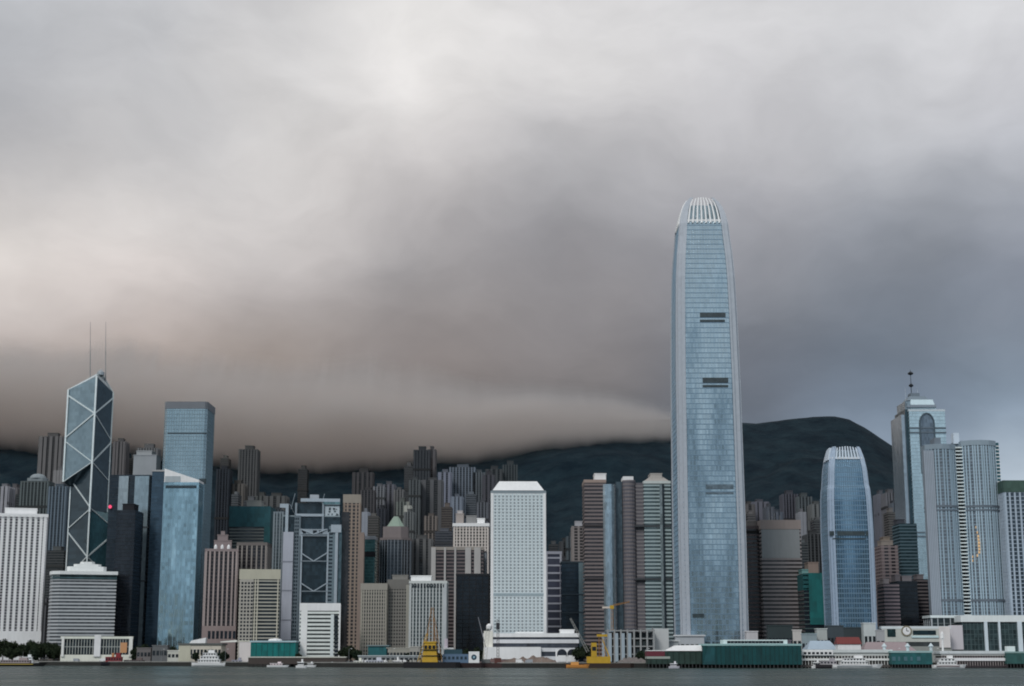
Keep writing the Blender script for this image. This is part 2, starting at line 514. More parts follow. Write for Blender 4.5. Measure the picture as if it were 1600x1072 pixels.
# low cloud lying on the hills
def hill_y(X, z):
    lo, hi = 1950.0, YR
    for _ in range(30):
        mid = (lo + hi) / 2
        if terrain(X, mid) < z: lo = mid
        else: hi = mid
    return lo
BASE = [(-300,690),(0,690),(100,686),(200,698),(330,722),(480,730),(620,722),(720,712),(820,696),(920,684),(1020,674),(1120,664),(1220,658),(1290,652),(1330,648),(1400,640)]
LV = [(0,0,.004),(.045,22,.05),(.09,55,.12),(.15,95,.22),(.22,140,.36),(.30,175,.45),(.38,180,.44),(.47,150,.36),(.57,100,.24),(.67,40,.13),(.78,-20,.055),(.88,-60,.02),(.95,-80,.006),(1.0,-92,0.0)]
cl = MB(); rings = []
pxs = list(range(-420, 1145, 14))
for px in pxs:
    yb = lerp_table(BASE, px)
    e = lerp_table([(560, 1.0), (800, .62), (1000, .36), (1080, .2), (1140, .002)], px)
    e = max(0.002, e)
    z0 = at(px, yb, 3150).z + 16 * noise.noise(Vector((px / 90.0, 0, 9))) + 9 * noise.noise(Vector((px / 30.0, 0, 4)))
    X = at(px, yb, 3150).x
    yh = hill_y(X, min(z0, ridge_z(X) - 15))
    top = 270.0 * (0.12 + 0.88 * e)
    fr, bkk = [], []
    for t, fw, th in LV:
        z = z0 + t * top
        wob = 1 + 0.5 * noise.noise(Vector((px / 120.0, t * 2.5, 1.7))) + 0.3 * max(0, 1 - t * 1.6) * noise.noise(Vector((px / 45.0, t * 4, 5.2)))
        yf = yh - fw * e * wob
        yb_ = yf + max(0.2, (800 * th * e * wob))
        fr.append((X * yf / yh if False else X, yf, z)); bkk.append((X, yb_, z))
    rings.append(fr + list(reversed(bkk)))
cl.loft(rings)
cm = bpy.data.materials.new('low_cloud'); cm.use_nodes = True
n = NT(cm.node_tree)
pv = n.n('ShaderNodeVolumePrincipled')
pv.inputs['Color'].default_value = (0.92, 0.89, 0.87, 1)
pv.inputs['Density'].default_value = 0.022
pv.inputs['Anisotropy'].default_value = 0.75
out = n.n('ShaderNodeOutputMaterial'); n.l(pv.outputs[0], out.inputs['Volume'])
co = cl.build('cloud_bank', cm, kind='stuff')
co.data.flip_normals()


# ------------------------------------------------------------------ buildings
class B: pass

def tower(name, label, xl, xr, yt, Y, d=40, plan=None, walls=(130,130,130), gl=(0.02,0.03,0.04), gkw=None,
          floor=3.8, band=None, band_col=None, pier=None, pier_col=None, sep=True, base=None, cap=None, cap_col=None,
          plant=(), plant_col=None, cat='tower block', group=None, ground=None, rz=0.0, side_piers=True, skip_bands=0, low=None, pier_top=0.0):
    """a high-rise whose front face spans xl..xr at the height yt of the photograph, standing at distance Y"""
    a, b_ = at(xl, yt, Y), at(xr, yt, Y)
    wd = b_.x - a.x
    xc = (a.x + b_.x) / 2
    yc = Y + d / 2
    g = ground if ground is not None else (terrain(xc, yc) - 3 if Y > 1950 else GZ)
    h = a.z - g
    o = B()
    o.w, o.d, o.h, o.g, o.xc, o.Yf = wd, d, h, g, xc, Y
    o.root = thing(name, label, cat, (xc - math.sin(rz) * d / 2, Y + math.cos(rz) * d / 2, g), rz, group)
    o.lx = lambda px, py=yt, dy=0.0: at(px, py, Y + dy).x - xc
    o.lz = lambda py, dy=0.0: at(800, py, Y + dy).z - g
    o.fy = -d / 2
    poly = (plan or rect)(wd, d)
    o.poly = poly
    wm = wall(walls)
    kw = dict(cw=pier[0] if pier else 3.0, ch=floor)
    kw.update(gkw or {})
    gm = glass(gl, **kw)
    o.wm, o.gm = wm, gm
    MB().prism(poly, 0, h).build('glazing', gm, o.root)
    bz0 = 0.0
    if base:
        bz0 = o.lz(base[0])
        MB().prism(offset(poly, base[2] if len(base) > 2 else 0.9), 0, bz0).build('base_block', wall(base[1]), o.root)
    ztop = h
    if cap:   # (height, proud)
        MB().prism(offset(poly, cap[1]), h - cap[0], h + 0.3).build('parapet', wall(cap_col or walls), o.root)
        ztop = h - cap[0]
    lowz = bz0 if low is None else o.lz(low)
    if band:
        bm = wall(band_col or walls)
        n = int((ztop - bz0) / floor)
        zs = [bz0 + (k + 0.5) * (ztop - bz0) / n for k in range(n)]
        zs = [z_ for z_ in zs if z_ > lowz]
        bp = offset(poly, band[1])
        if sep:
            me = MB().prism(bp, -band[0] / 2, band[0] / 2).mesh('floor_band')
            for z_ in zs: put('floor_band', me, bm, o.root, loc=(0, 0, z_))
        else:
            mb = MB()
            for z_ in zs: mb.prism(bp, z_ - band[0] / 2, z_ + band[0] / 2)
            mb.build('floor_bands', bm, o.root, kind='stuff')
    if pier:
        pm = wall(pier_col or walls)
        mb = MB()
        ln = ztop - bz0 - 0.06 + pier_top
        me = MB().box(-pier[1] / 2, pier[1] / 2, -pier[2], 0.3, 0, ln).mesh('pier')
        n = len(poly)
        for i in range(n):
            p, q = Vector(poly[i]), Vector(poly[(i + 1) % n])
            e = q - p
            nrm = Vector((e.y, -e.x)).normalized()
            if nrm.y > 0.3 or e.length < pier[1]: continue
            if abs(nrm.x) > 0.9 and not side_piers: continue
            k = max(1, round(e.length / pier[0]))
            ang = math.atan2(e.y, e.x)
            front = nrm.y < -0.5
            for j in range(k + 1):
                if j == k and len(poly) > 4: continue
                t = j / k
                inset = pier[1] / 2 / e.length
                c = p + e * min(1 - inset, max(inset, t))
                if sep and front: put('pier', me, pm, o.root, loc=(c.x, c.y, bz0 + 0.03), rz=ang)
                else:
                    ca, sa = math.cos(ang), math.sin(ang)
                    pts = [(-pier[1]/2, -pier[2]), (pier[1]/2, -pier[2]), (pier[1]/2, .3), (-pier[1]/2, .3)]
                    mb.prism([(c.x + x * ca - y * sa, c.y + x * sa + y * ca) for x, y in pts], bz0 + .03, bz0 + .03 + ln)
        if mb.v: mb.build('piers' if not sep else 'side_piers', pm, o.root, kind='stuff')
    # roof plant: (x0px, x1px, ytop_px)
    for k, pt in enumerate(plant):
        x0, x1, zt = o.lx(pt[0]), o.lx(pt[1]), o.lz(pt[2], d * .4)
        pc = pt[3] if len(pt) > 3 else (plant_col or walls)
        mb = MB().box(x0, x1, -d * .25 + .83 * k, d * .3 - .61 * k, h - .2, zt - .13 * k)
        r = mb.build('plant_room', wall(pc), o.root)
        if zt - h > 3 and x1 - x0 > 4:
            MB().box(x0 - .4 - .07 * k, x1 + .4 + .05 * k, -d * .25 - .4 + .83 * k, d * .3 + .4 - .61 * k, zt - .7 - .13 * k, zt + .2 - .13 * k).build('roof_edge', wall(pc), r)
    if not plant and not cap:
        MB().prism(offset(poly, 0.5), h - 1.2, h + 0.5).build('roof_edge', wm, o.root)
    return o

def addbox(o, name, x0, x1, y0, y1, dep, mat, fy=None, parent=None, proud=0.5):
    """box on the front face of building o, in photograph coordinates (y0 above y1)"""
    f = o.fy - proud if fy is None else fy
    ym = (y0 + y1) / 2
    return MB().box(o.lx(x0, ym), o.lx(x1, ym), f, f + dep, o.lz(y1), o.lz(y0)).build(name, mat, parent or o.root)

DK = (0.012, 0.016, 0.022)
DG = (0.02, 0.028, 0.034)

# ---- far left
o = tower('office_tower', 'white tower of tall white columns and narrow dark window strips, at the left edge', -10, 72, 803, 1640, 45,
    rz=0.27, walls=(186,188,186), gl=(.03,.032,.038), floor=2.95, band=(1.35, .35), band_col=(134,133,136), pier=(5.75, 3.0, .75), base=(986, (190,190,180)), cap=(3.2, 1.2), plant=((8, 56, 795),))
for k in range(9):
    MB().box(o.lx(-4 + k * 8.4), o.lx(-1 + k * 8.4), -o.d/2 - 1.9, -o.d/2 - 1.25, o.h - 3.6, o.h - 1.2).build('cornice_block', wall((190,190,188)), o.root)

o = tower('hotel_tower', 'grey hotel slab ribbed with white horizontal bands under a stepped roof crown', 82, 181, 893, 1600, 46, plan=lambda w_, d_: [(-w_/2+9,-d_/2),(w_/2,-d_/2),(w_/2,d_/2),(-w_/2,d_/2),(-w_/2,-d_/2+16),(-w_/2+2.2,-d_/2+6)],
    rz=0.29, walls=(150,153,155), gl=(.085,.092,.10), floor=3.35, band=(1.5, .4), band_col=(140,143,146), cap=(3.0, 1.2), cap_col=(168,170,170), cat='hotel')
MB().prism(offset(o.poly, .4), o.h - 8.2, o.h - 3.2).build('louvre_floor', glass((.05,.09,.10), cw=4, ch=9), o.root)
for i, (x0, x1, y_) in enumerate(((106, 166, 886), (116, 158, 882), (126, 148, 878))):
    MB().prism(chamfer(3)(o.lx(x1) - o.lx(x0), 22 - 5 * i), o.h + .3, o.lz(y_, 20)).build('roof_crown', wall((165,167,166)), o.root).location.x = (o.lx(x1) + o.lx(x0)) / 2

# ---- faceted glass bank tower
YB = 1760
def faceted_tower():
    root = thing('bank_tower', 'faceted glass tower with white diagonal bracing and twin masts', 'skyscraper', (at(143, 900, YB).x, YB, GZ))
    R0 = root.location
    P = lambda px, py, dy=0: at(px, py, YB + dy) - R0
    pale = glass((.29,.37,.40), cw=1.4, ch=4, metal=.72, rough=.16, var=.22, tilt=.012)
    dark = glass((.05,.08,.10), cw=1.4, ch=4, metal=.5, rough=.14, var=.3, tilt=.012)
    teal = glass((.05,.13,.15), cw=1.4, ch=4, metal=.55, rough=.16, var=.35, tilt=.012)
    def poly(name, mat, faces):
        mb = MB()
        for f in faces: mb.add(f, [tuple(range(len(f)))])
        return mb.build(name, mat, root)
    # plan: L left corner, F front corner, R right corner, K back corner
    L, F, Rr, K = P(104, 880, 12), P(136, 880, -14), P(179.5, 880, 16), P(158, 880, 50)
    def up(p, py, dy):   # same plan position, height of photo row py
        return Vector((p.x, p.y, at(800, py, YB + dy).z - R0.z))
    L1, F1, K1 = up(L, 750, 12), up(F, 722, -14), up(K, 735, 50)
    F2, R2, K2 = up(F, 793, -14), up(Rr, 829, 16), up(K, 735, 50)
    b = lambda p: Vector((p.x, p.y, 0))
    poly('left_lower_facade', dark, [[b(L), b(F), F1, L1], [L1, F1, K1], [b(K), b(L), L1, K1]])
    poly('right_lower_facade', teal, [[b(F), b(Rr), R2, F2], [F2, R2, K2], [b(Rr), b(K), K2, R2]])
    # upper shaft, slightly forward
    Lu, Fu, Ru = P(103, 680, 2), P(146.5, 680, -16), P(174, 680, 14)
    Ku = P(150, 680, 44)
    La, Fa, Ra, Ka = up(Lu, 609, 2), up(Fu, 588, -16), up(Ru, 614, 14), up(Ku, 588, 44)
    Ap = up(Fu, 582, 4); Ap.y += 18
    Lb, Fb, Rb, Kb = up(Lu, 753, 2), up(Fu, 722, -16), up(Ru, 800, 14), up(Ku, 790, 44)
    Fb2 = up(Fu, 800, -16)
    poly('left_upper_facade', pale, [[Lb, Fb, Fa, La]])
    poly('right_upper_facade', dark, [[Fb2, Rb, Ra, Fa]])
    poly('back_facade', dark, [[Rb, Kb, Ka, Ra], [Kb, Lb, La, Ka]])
    poly('glass_roof', glass((.20,.25,.27), cw=2, ch=3, metal=.6, rough=.2), [[La, Fa, Ap], [Fa, Ra, Ap], [Ra, Ka, Ap], [Ka, La, Ap]])
    poly('soffit', dark, [[Lb, Kb, Fb], [Fb, Kb, Fb2], [Rb, Fb2, Kb]])
    wm = metal((165,172,176), .4, .35)
    def brace(p, q, r=1.0):
        e = Vector((0, -.7, 0))
        MB().bar(Vector(p) + e, Vector(q) + e, r).build('brace', wm, root)
    mid = lambda a, c, t: Vector(a) * (1 - t) + Vector(c) * t
    edge = lambda p, q, py, dy: mid(p, q, (up(p, py, dy).z - p.z) / (q.z - p.z))
    # verticals
    brace(Lb, La, 1.25); brace(Fb2, Fa, 1.25); brace(Rb, Ra, .8); brace(b(L), L1, .9); brace(b(F), F2, 1.05); brace(b(Rr), R2, 1.0)
    brace(La, Ap, .6); brace(Ra, Ap, .6); brace(Lb, Fb, .55)
    # upper crosses
    lf = lambda py, dy=2: Vector((Lu.x, Lu.y, up(Lu, py, dy).z)); ff = lambda py, dy=-16: Vector((Fu.x, Fu.y, up(Fu, py, dy).z)); rf = lambda py, dy=14: Vector((Ru.x, Ru.y, up(Ru, py, dy).z))
    brace(lf(618), ff(646)); brace(ff(646), lf(684)); brace(lf(690), ff(722), .6)
    brace(rf(622), ff(646)); brace(ff(646), rf(688), .6); brace(rf(692), ff(722)); brace(ff(722), rf(752), .6)
    # lower diamond
    ll = lambda py: Vector((L.x, L.y, up(L, py, 12).z)); fl = lambda py: Vector((F.x, F.y, up(F, py, -14).z)); rl = lambda py: Vector((Rr.x, Rr.y, up(Rr, py, 16).z))
    brace(L1, fl(792), .8); brace(fl(796), ll(826), .8); brace(ll(832), fl(870), .8); brace(fl(870), rl(831), 1.0); brace(F2, R2, .7)
    brace(fl(870), ll(905), .8); brace(fl(870), rl(912), .8)
    # roof cap and masts
    mb = MB(); c = Ap
    mb.lathe(c.x, c.y - 2, [(4.2, c.z - 4), (4.2, c.z - .5), (2.4, c.z + 1.2), (1.2, c.z + 2.2), (.4, c.z + 2.6)], 10)
    mb.build('roof_cap', metal((130,136,140), .35, .4), root)
    for px, y0, y1 in ((141, 503, 592), (165, 503, 596)):
        a_, c_ = P(px, y1, 4), P(px + .3, y0, 4)
        mm = MB().bar(a_, mid(a_, c_, .5), .62, .5, 6).bar(mid(a_, c_, .5), c_, .38, .2, 6).build('mast', metal((120,118,120), .5, .3), root)
    return root
faceted_tower()

# ---- dark twin-finned office tower beside it
o = tower('office_tower', 'near-black glass tower with pale glass fins and a red warning lamp, beside the braced tower', 172, 236, 742, 1700, 40,
    gl=(.016,.024,.034), gkw=dict(metal=.1, var=.5), floor=3.9, band=(.5, .25), band_col=(40,52,62), plant=((204, 240, 712, (120,124,128)), (208, 232, 705, (125,128,130))))
for x0, x1, y1, c in ((187, 202, 845, (.36,.41,.43)), (212, 234, 992, (.33,.41,.45))):
    MB().box(o.lx(x0), o.lx(x1), o.fy - 2.2, o.fy + 1, 0 if y1 > 900 else o.lz(y1), o.h - 1.5).build('glass_fin', glass(c, cw=1.5, ch=3.9, metal=.55, rough=.2, var=.2), o.root)
MB().box(o.lx(174), o.lx(176.5), o.fy - 3.4, o.fy, o.lz(796), o.lz(795)).build('lamp_bracket', metal((60,60,64)), o.root)
MB().lathe(0, 0, [(.3, 0), (1.6, .9), (1.9, 2), (1.6, 3.1), (.3, 4)], 10).build('warning_lamp', emit((1.0, .10, .22), 1.1), o.root).location = (o.lx(175.2), o.fy - 2, o.lz(795))
for y_ in (824, 908):
    MB().box(o.lx(186), o.lx(236), o.fy - 2.6, o.fy, o.lz(y_) - .8, o.lz(y_) + .8).build('ledge', wall((60,66,70)), o.root)
o = tower('office_block', 'black glass block standing in front of the pale glass fins', 183, 212, 797, 1640, 36,
    gl=(.011,.014,.02), gkw=dict(var=.7), floor=3.8, band=(.4, .2), band_col=(30,36,46), plant=((188, 206, 788, (30,34,42)),))

# ---- tall square glass tower
o = tower('glass_skyscraper', 'tall square blue-grey glass tower with flat top and clipped corners', 258, 324, 628, 1700, 47, plan=chamfer(2.4),
    gl=(.36,.46,.50), gkw=dict(metal=.8, rough=.15, var=.13, tilt=.022, cw=1.5, ch=4.1), floor=4.1, band=(.55, .22), band_col=(98,118,128), pier=(2.85, .42, .34), pier_col=(108,126,136), cap=(7.5, .5), cap_col=(98,102,108), cat='skyscraper')
for x0, x1, y0, y1 in ((262, 323, 676, 678), (311, 322, 748, 756)):
    addbox(o, 'louvre_band', x0, x1, y0, y1, 1, glass((.03,.04,.045), cw=1.5, ch=1))
pl = lambda w_, d_: rect(w_, d_)
o2 = tower('glass_block', 'bright blue glass block added to shape the slanted reflection on the square glass tower', 256.5, 311, 752, 1672, 26,  # added block, stands in for a bright reflection on the square tower's glass
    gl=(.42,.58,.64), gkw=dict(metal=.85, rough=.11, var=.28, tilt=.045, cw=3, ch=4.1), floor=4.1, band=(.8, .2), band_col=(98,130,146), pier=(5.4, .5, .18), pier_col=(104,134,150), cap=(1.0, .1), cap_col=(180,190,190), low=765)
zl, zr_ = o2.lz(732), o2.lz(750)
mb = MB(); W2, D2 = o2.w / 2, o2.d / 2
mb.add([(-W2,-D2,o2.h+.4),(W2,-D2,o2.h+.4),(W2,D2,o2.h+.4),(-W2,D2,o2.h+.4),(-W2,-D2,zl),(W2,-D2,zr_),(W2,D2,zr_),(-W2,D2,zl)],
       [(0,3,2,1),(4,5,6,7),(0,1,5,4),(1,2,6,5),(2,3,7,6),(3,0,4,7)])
mb.build('reflection_top', wall((226,232,230)), o2.root)  # white wedge built as the reflection's bright slanted edge
addbox(o2, 'reflection_panel', 258, 282, 744, 753.5, .8, wall((132,140,144)))
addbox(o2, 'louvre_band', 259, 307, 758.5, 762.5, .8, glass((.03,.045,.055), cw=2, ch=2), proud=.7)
o3 = tower('glass_block', 'dark navy glass slab against the left side of the added bright blue glass block', 238, 257, 735, 1690, 30, gl=(.05,.085,.12), gkw=dict(metal=.4, var=.35), floor=4.1, band=(.5, .2), band_col=(52,72,88))

# ---- brown stone tower and cream banded one
o = tower('stone_tower', 'pinkish brown stone tower with tall ribs and a stepped crown', 322, 371, 858, 1600, 36,
    rz=0.16, walls=(118,106,106), gl=(.02,.018,.02), floor=3.6, band=(.9, .12), band_col=(74,64,66), pier=(4.6, 1.7, .9), pier_col=(134,122,120), base=(978, (122,108,106)), cap=(2.4, .9), plant=((334, 361, 845), (339, 355, 836), (344, 350, 830)))
for k in range(7):
    addbox(o, 'base_window', 325 + k * 6.4, 329 + k * 6.4, 986, 998, .6, glass(DK, cw=2, ch=3), proud=1.2)
for x_ in (337, 347, 357): MB().lathe(o.lx(x_), o.fy + 3, [(1.6, o.h), (1.6, o.h + 3), (.2, o.h + 5)], 8).build('finial', wall((190,184,176)), o.root)

o = tower('office_block', 'cream office block with a plain cream crown above dark window bands', 376, 437, 890, 1570, 36,
    rz=0.15, walls=(158,154,138), gl=(.02,.026,.03), floor=3.45, band=(1.35, .5), band_col=(136,134,125), cap=(9.5, .8), cap_col=(146,143,128))
MB().box(o.lx(376), o.lx(397), o.fy - 1.4, o.fy + 1, .1, o.h - 9.6).build('left_bay', wall((138,134,126)), o.root)
mb = MB()
for k in range(28):
    for j in range(4):
        x_ = o.lx(378.5 + j * 5); z_ = 6 + k * 3.45
        if z_ < o.h - 13: mb.box(x_, x_ + 1.9, o.fy - 1.5, o.fy - 1.2, z_, z_ + 1.9)
mb.build('bay_windows', glass(DK, cw=2, ch=3), o.root, kind='stuff')
for x_ in (399, 403, 434): MB().box(o.lx(x_), o.lx(x_ + 1.6), o.fy - 1.1, o.fy, .1, o.h - 9.7).build('pier', wall((156,152,138)), o.root)

o = tower('office_tower', 'dark brown tower of fine vertical ribs behind the cream office block', 371, 417, 848, 1660, 34, walls=(96,90,88), gl=(.02,.02,.024), floor=3.5, band=(.8, .15), band_col=(70,66,66), pier=(5.2, 1.5, .7), pier_col=(120,114,110), sep=False, cap=(3, .6))
o = tower('wrapped_building', 'block wrapped in dark green construction netting above pale lower floors', 360, 422, 792, 1800, 40, walls=(84,92,92), gl=(.02,.026,.03), floor=3.6, band=(1.6, .3), band_col=(92,96,94), sep=False, cap=(2, .5), plant=((383, 406, 783, (120,118,114)),))
MB().box(-o.w/2 - .9, o.w/2 + .9, -o.d/2 - .9, o.d/2 + .9, o.lz(823), o.h + .6).build('green_netting', netting((22,56,62)), o.root)
MB().box(o.w/2 - 6, o.w/2 + 1.1, -o.d/2 - 1.1, o.d/2 + 1.1, .1, o.lz(823)).build('side_netting', netting((20,56,60)), o.root)

# ---- bank with suspended trusses
def truss_bank():
    o = tower('bank_building', 'grey steel bank building hung from masts with V-shaped trusses', 443, 531, 806, 1690, 46, gl=(.018,.032,.042), gkw=dict(cw=3, ch=3.9, var=.6), floor=3.9, band=(.35, .15), band_col=(70,84,92), rz=0.1, walls=(110,122,128), sep=False, low=806, cap=(1, .1))
    st = metal((132,142,150), .45, .3); st2 = metal((112,122,130), .5, .3)
    A = lambda nm, x0, x1, y0, y1, pr, mt: addbox(o, nm, x0, x1, y0, y1, pr, mt, proud=pr)
    A('service_tower', 441, 457, 832, 1000, 5, wall((136,140,150)))
    for y_ in (877, 922, 968): A('tower_joint', 440.5, 457.5, y_, y_ + 2, 5.3, wall((112,116,126)))
    A('left_mast', 446.5, 451, 788, 832, 4, st); A('left_bracket', 438, 451, 788, 794, 3, st)
    A('grid_bay', 458, 468, 806, 1000, 2.5, metal((88,100,108), .5, .3))
    mb = MB()
    for k in range(44):
        z_ = 4 + k * 3.9
        for j in range(3):
            x_ = o.lx(459.2 + j * 3.1)
            if z_ < o.lz(812): mb.box(x_, x_ + 1.3, o.fy - 2.7, o.fy - 2.4, z_, z_ + 2.3)
    mb.build('grid_windows', glass((.014,.022,.03)), o.root, kind='stuff')
    A('mast', 468.5, 471, 832, 1000, 3.2, st); A('mast', 509.5, 512, 832, 1000, 3.2, st)
    A('right_bay', 512, 522, 822, 1000, 2.2, metal((92,108,116), .5, .3))
    mb = MB()
    for k in range(48):
        z_ = 4 + k * 3.9
        if z_ < o.lz(828): mb.box(o.lx(513.5), o.lx(520.5), o.fy - 2.4, o.fy - 2.1, z_, z_ + 1.8)
    mb.build('right_windows', glass((.02,.03,.04)), o.root, kind='stuff')
    A('right_tower', 522, 526.5, 822, 1000, 4, st); A('right_tower', 527.5, 532.5, 822, 1000, 2, glass((.10,.15,.17), metal=.4))
    A('right_cap', 517, 533, 820, 832, 4.2, st)
    # upper stage
    z0 = o.h
    UB = lambda nm, x0, x1, y0, y1, fy, dep, mt: addbox(o, nm, x0, x1, y0, y1, dep, mt, fy=fy)
    UB('upper_block', 461, 506, 786, 806, o.fy + 4, 32, glass((.02,.035,.045), cw=3, ch=3.9, var=.6))
    UB('side_block', 507, 530, 790, 822, o.fy + 1, 34, wall((140,150,156)))
    mb = MB()
    random.seed(3)
    for k in range(26):
        x_, y_ = random.uniform(508, 527), random.uniform(792, 818)
        mb.box(o.lx(x_), o.lx(x_ + random.uniform(1, 3)), o.fy + .4, o.fy + 1.2, o.lz(y_ + random.uniform(1, 3)), o.lz(y_))
    mb.build('roof_machinery', metal((70,80,86)), o.root, kind='stuff')
    UB('roof_truss', 470, 531, 779, 784, o.fy - 1, 4, st)
    UB('roof_truss', 505, 531, 784, 788, o.fy - 1.5, 4, glass((.14,.24,.26), metal=.4))
    UB('roof_box', 484, 498, 772, 779, o.fy + 6, 10, wall((130,136,142)))
    UB('roof_beam', 461, 506, 803, 807, o.fy - 1.4, 3, st)
    UB('upper_mast', 461, 464, 786, 832, o.fy - 1.2, 2, st2); UB('upper_mast', 503, 506, 786, 832, o.fy - 1.2, 2, st2)
    # coat hanger trusses
    for y0, dd in ((827, 8), (864, 13), (911, 13), (958, 13)):
        fy = o.fy - 3.4
        P = lambda px, py: (o.lx(px, py), fy, o.lz(py))
        MB().bar(P(470, y0), P(490, y0 + dd), .75).bar(P(490, y0 + dd), P(511, y0), .75).build('hanger_truss', st, o.root)
        MB().bar(P(470, y0 + dd), P(511, y0 + dd), .6).build('tie_beam', st2, o.root)
    UB('truss_deck', 468, 512, 827, 838, o.fy - 2.9, 2.4, wall((118,128,136)))
    for x_ in (472, 489, 498): UB('truss_opening', x_, x_ + 6, 829, 834, o.fy - 3.1, .4, glass(DK))
    for k in range(4):
        P = lambda px, py: (o.lx(px, py), o.fy - 3, o.lz(py))
        MB().bar(P(453 + 2 * k, 788 + k * 4), P(462, 806), .35).build('cross_brace', st2, o.root)
    for x_ in (454, 500): MB().bar((o.lx(x_), o.fy + 12, z0 + 8), (o.lx(x_) + 4, o.fy + 10, o.lz(770)), .5).build('maintenance_crane', st2, o.root)
    return o
truss_bank()

o = tower('bank_tower', 'slim brown stone bank tower with flat top, right of the steel truss bank', 537, 563.5, 773, 1700, 40, rz=0.07, walls=(114,101,92), gl=(.03,.028,.03), floor=3.8, band=(1.6, .25), band_col=(112,99,90), pier=(4.4, 1.9, .45), pier_col=(122,108,97), cap=(9, .5), cap_col=(122,115,106))
MB().box(o.w/2 - 1, o.w/2 + 4.5, -o.d/2 - 1, o.d/2, .05, o.lz(832)).build('stepped_wing', wall((118,104,96)), o.root)
MB().box(-o.w/2 - 1.6, -o.w/2 + 6.5, -o.d/2 - 1.2, o.d/2 - 2, .05, o.lz(800)).build('dark_bay', glass((.03,.028,.03), cw=2, ch=3.8), o.root)

# ---- low white block on the front
o = tower('office_block', 'small white office block with dark side windows, standing low by the water', 470, 531, 943, 1440, 30, rz=0.12, walls=(176,180,174), gl=(.05,.055,.055), floor=3.5, band=(1.9, .55), band_col=(166,170,166), cap=(6.5, .7), cap_col=(180,184,178), cat='office block')
addbox(o, 'left_wall', 470, 480, 945, 1030, 2, wall((172,176,170)), proud=.9)
for k in range(11): addbox(o, 'side_window', 522, 528, 962 + k * 6, 965.5 + k * 6, .8, glass(DK), proud=1.0)
addbox(o, 'right_wall', 529, 531.5, 945, 1030, 2, wall((176,180,176)), proud=1.3)
addbox(o, 'side_wall', 516, 521, 960, 1030, 1.2, wall((160,166,166)), proud=.8)

# ---- concrete hotel blocks
o = tower('hotel_block', 'beige concrete hotel block with fine vertical fins and plain edges', 565, 604, 912, 1500, 34, walls=(122,118,110), gl=(.04,.04,.04), floor=3.2, band=(1.5, .3), band_col=(112,108,102), pier=(2.4, 1.1, .7), pier_col=(128,124,114), cap=(6, .9), cat='hotel')
o = tower('hotel_block', 'darker concrete hotel wing set beside the beige finned block', 607, 640, 906, 1510, 34, walls=(112,109,104), gl=(.035,.035,.036), floor=3.2, band=(1.7, .3), band_col=(104,102,97), pier=(2.4, 1.0, .55), pier_col=(110,107,101), cap=(9, .9), cap_col=(98,96,92), cat='hotel', plant=((612, 636, 899, (108,106,102)),))
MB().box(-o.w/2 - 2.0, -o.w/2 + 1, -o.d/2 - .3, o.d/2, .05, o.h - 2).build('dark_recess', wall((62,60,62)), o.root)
addbox(o, 'end_wall', 634, 641, 914, 1024, 1.5, wall((126,124,116)), proud=1.2)
o = tower('office_block', 'office block of slender white piers with a white roof box at its left', 641, 697, 908, 1490, 34, walls=(150,154,152), gl=(.04,.055,.06), floor=3.4, band=(.9, .2), band_col=(110,118,118), pier=(3.1, 1.25, .9), pier_col=(142,146,146), cap=(2.2, 1.1), plant=((641, 673, 900, (214,220,220)),))
for k in range(12): addbox(o, 'top_window', 645 + k * 4.3, 646.6 + k * 4.3, 913, 918, .5, glass(DK), proud=1.5)
addbox(o, 'end_pier', 692, 697.5, 912, 1022, 2, wall((140,144,146)), proud=1.4)

o = tower('office_tower', 'brown tower with four pale full-height ribs, left of the white grid tower', 675, 755, 855, 1640, 38, walls=(96,86,86), gl=(.03,.026,.028), floor=3.6, band=(1.5, .3), band_col=(96,86,86), cap=(3.0, .8), cap_col=(124,118,112))
for x0, x1 in ((674, 681), (694, 697), (710, 713), (727, 736), (741, 751)): MB().box(o.lx(x0), o.lx(x1), o.fy - 1.8, o.fy + .5, .1, o.h - .4).build('rib', wall((138,136,134)), o.root)
o = tower('hotel_tower', 'cream hotel with a fine window grid and bright cornice, behind the brown ribbed tower', 709, 763, 818, 1780, 36, walls=(160,154,146), gl=(.05,.045,.042), floor=3.4, band=(1.3, .3), band_col=(142,136,130), pier=(3.6, 1.5, .5), pier_col=(160,152,146), sep=False, cap=(3.4, 1.3), cap_col=(196,190,178), cat='hotel', plant=((712, 724, 803, (130,122,118)), (728, 744, 806, (112,112,112)), (745, 757, 810, (176,174,172)), (714, 722, 798, (150,146,146))))
o = tower('office_block', 'black glass block beside the white grid tower', 713, 764, 897, 1560, 36, gl=(.010,.014,.02), gkw=dict(var=.6, cw=3), floor=3.7, band=(.4, .2), band_col=(24,32,42), pier=(6, .5, .3), pier_col=(24,32,40), sep=False, walls=(40,44,50))
o = tower('office_block', 'dark slate glass block with pale piers behind the black glass block', 738, 760, 862, 1690, 30, gl=(.03,.04,.05), floor=3.6, band=(.7, .2), band_col=(56,66,76), pier=(7, 1.8, .5), pier_col=(98,104,110), sep=False, walls=(70,78,86))

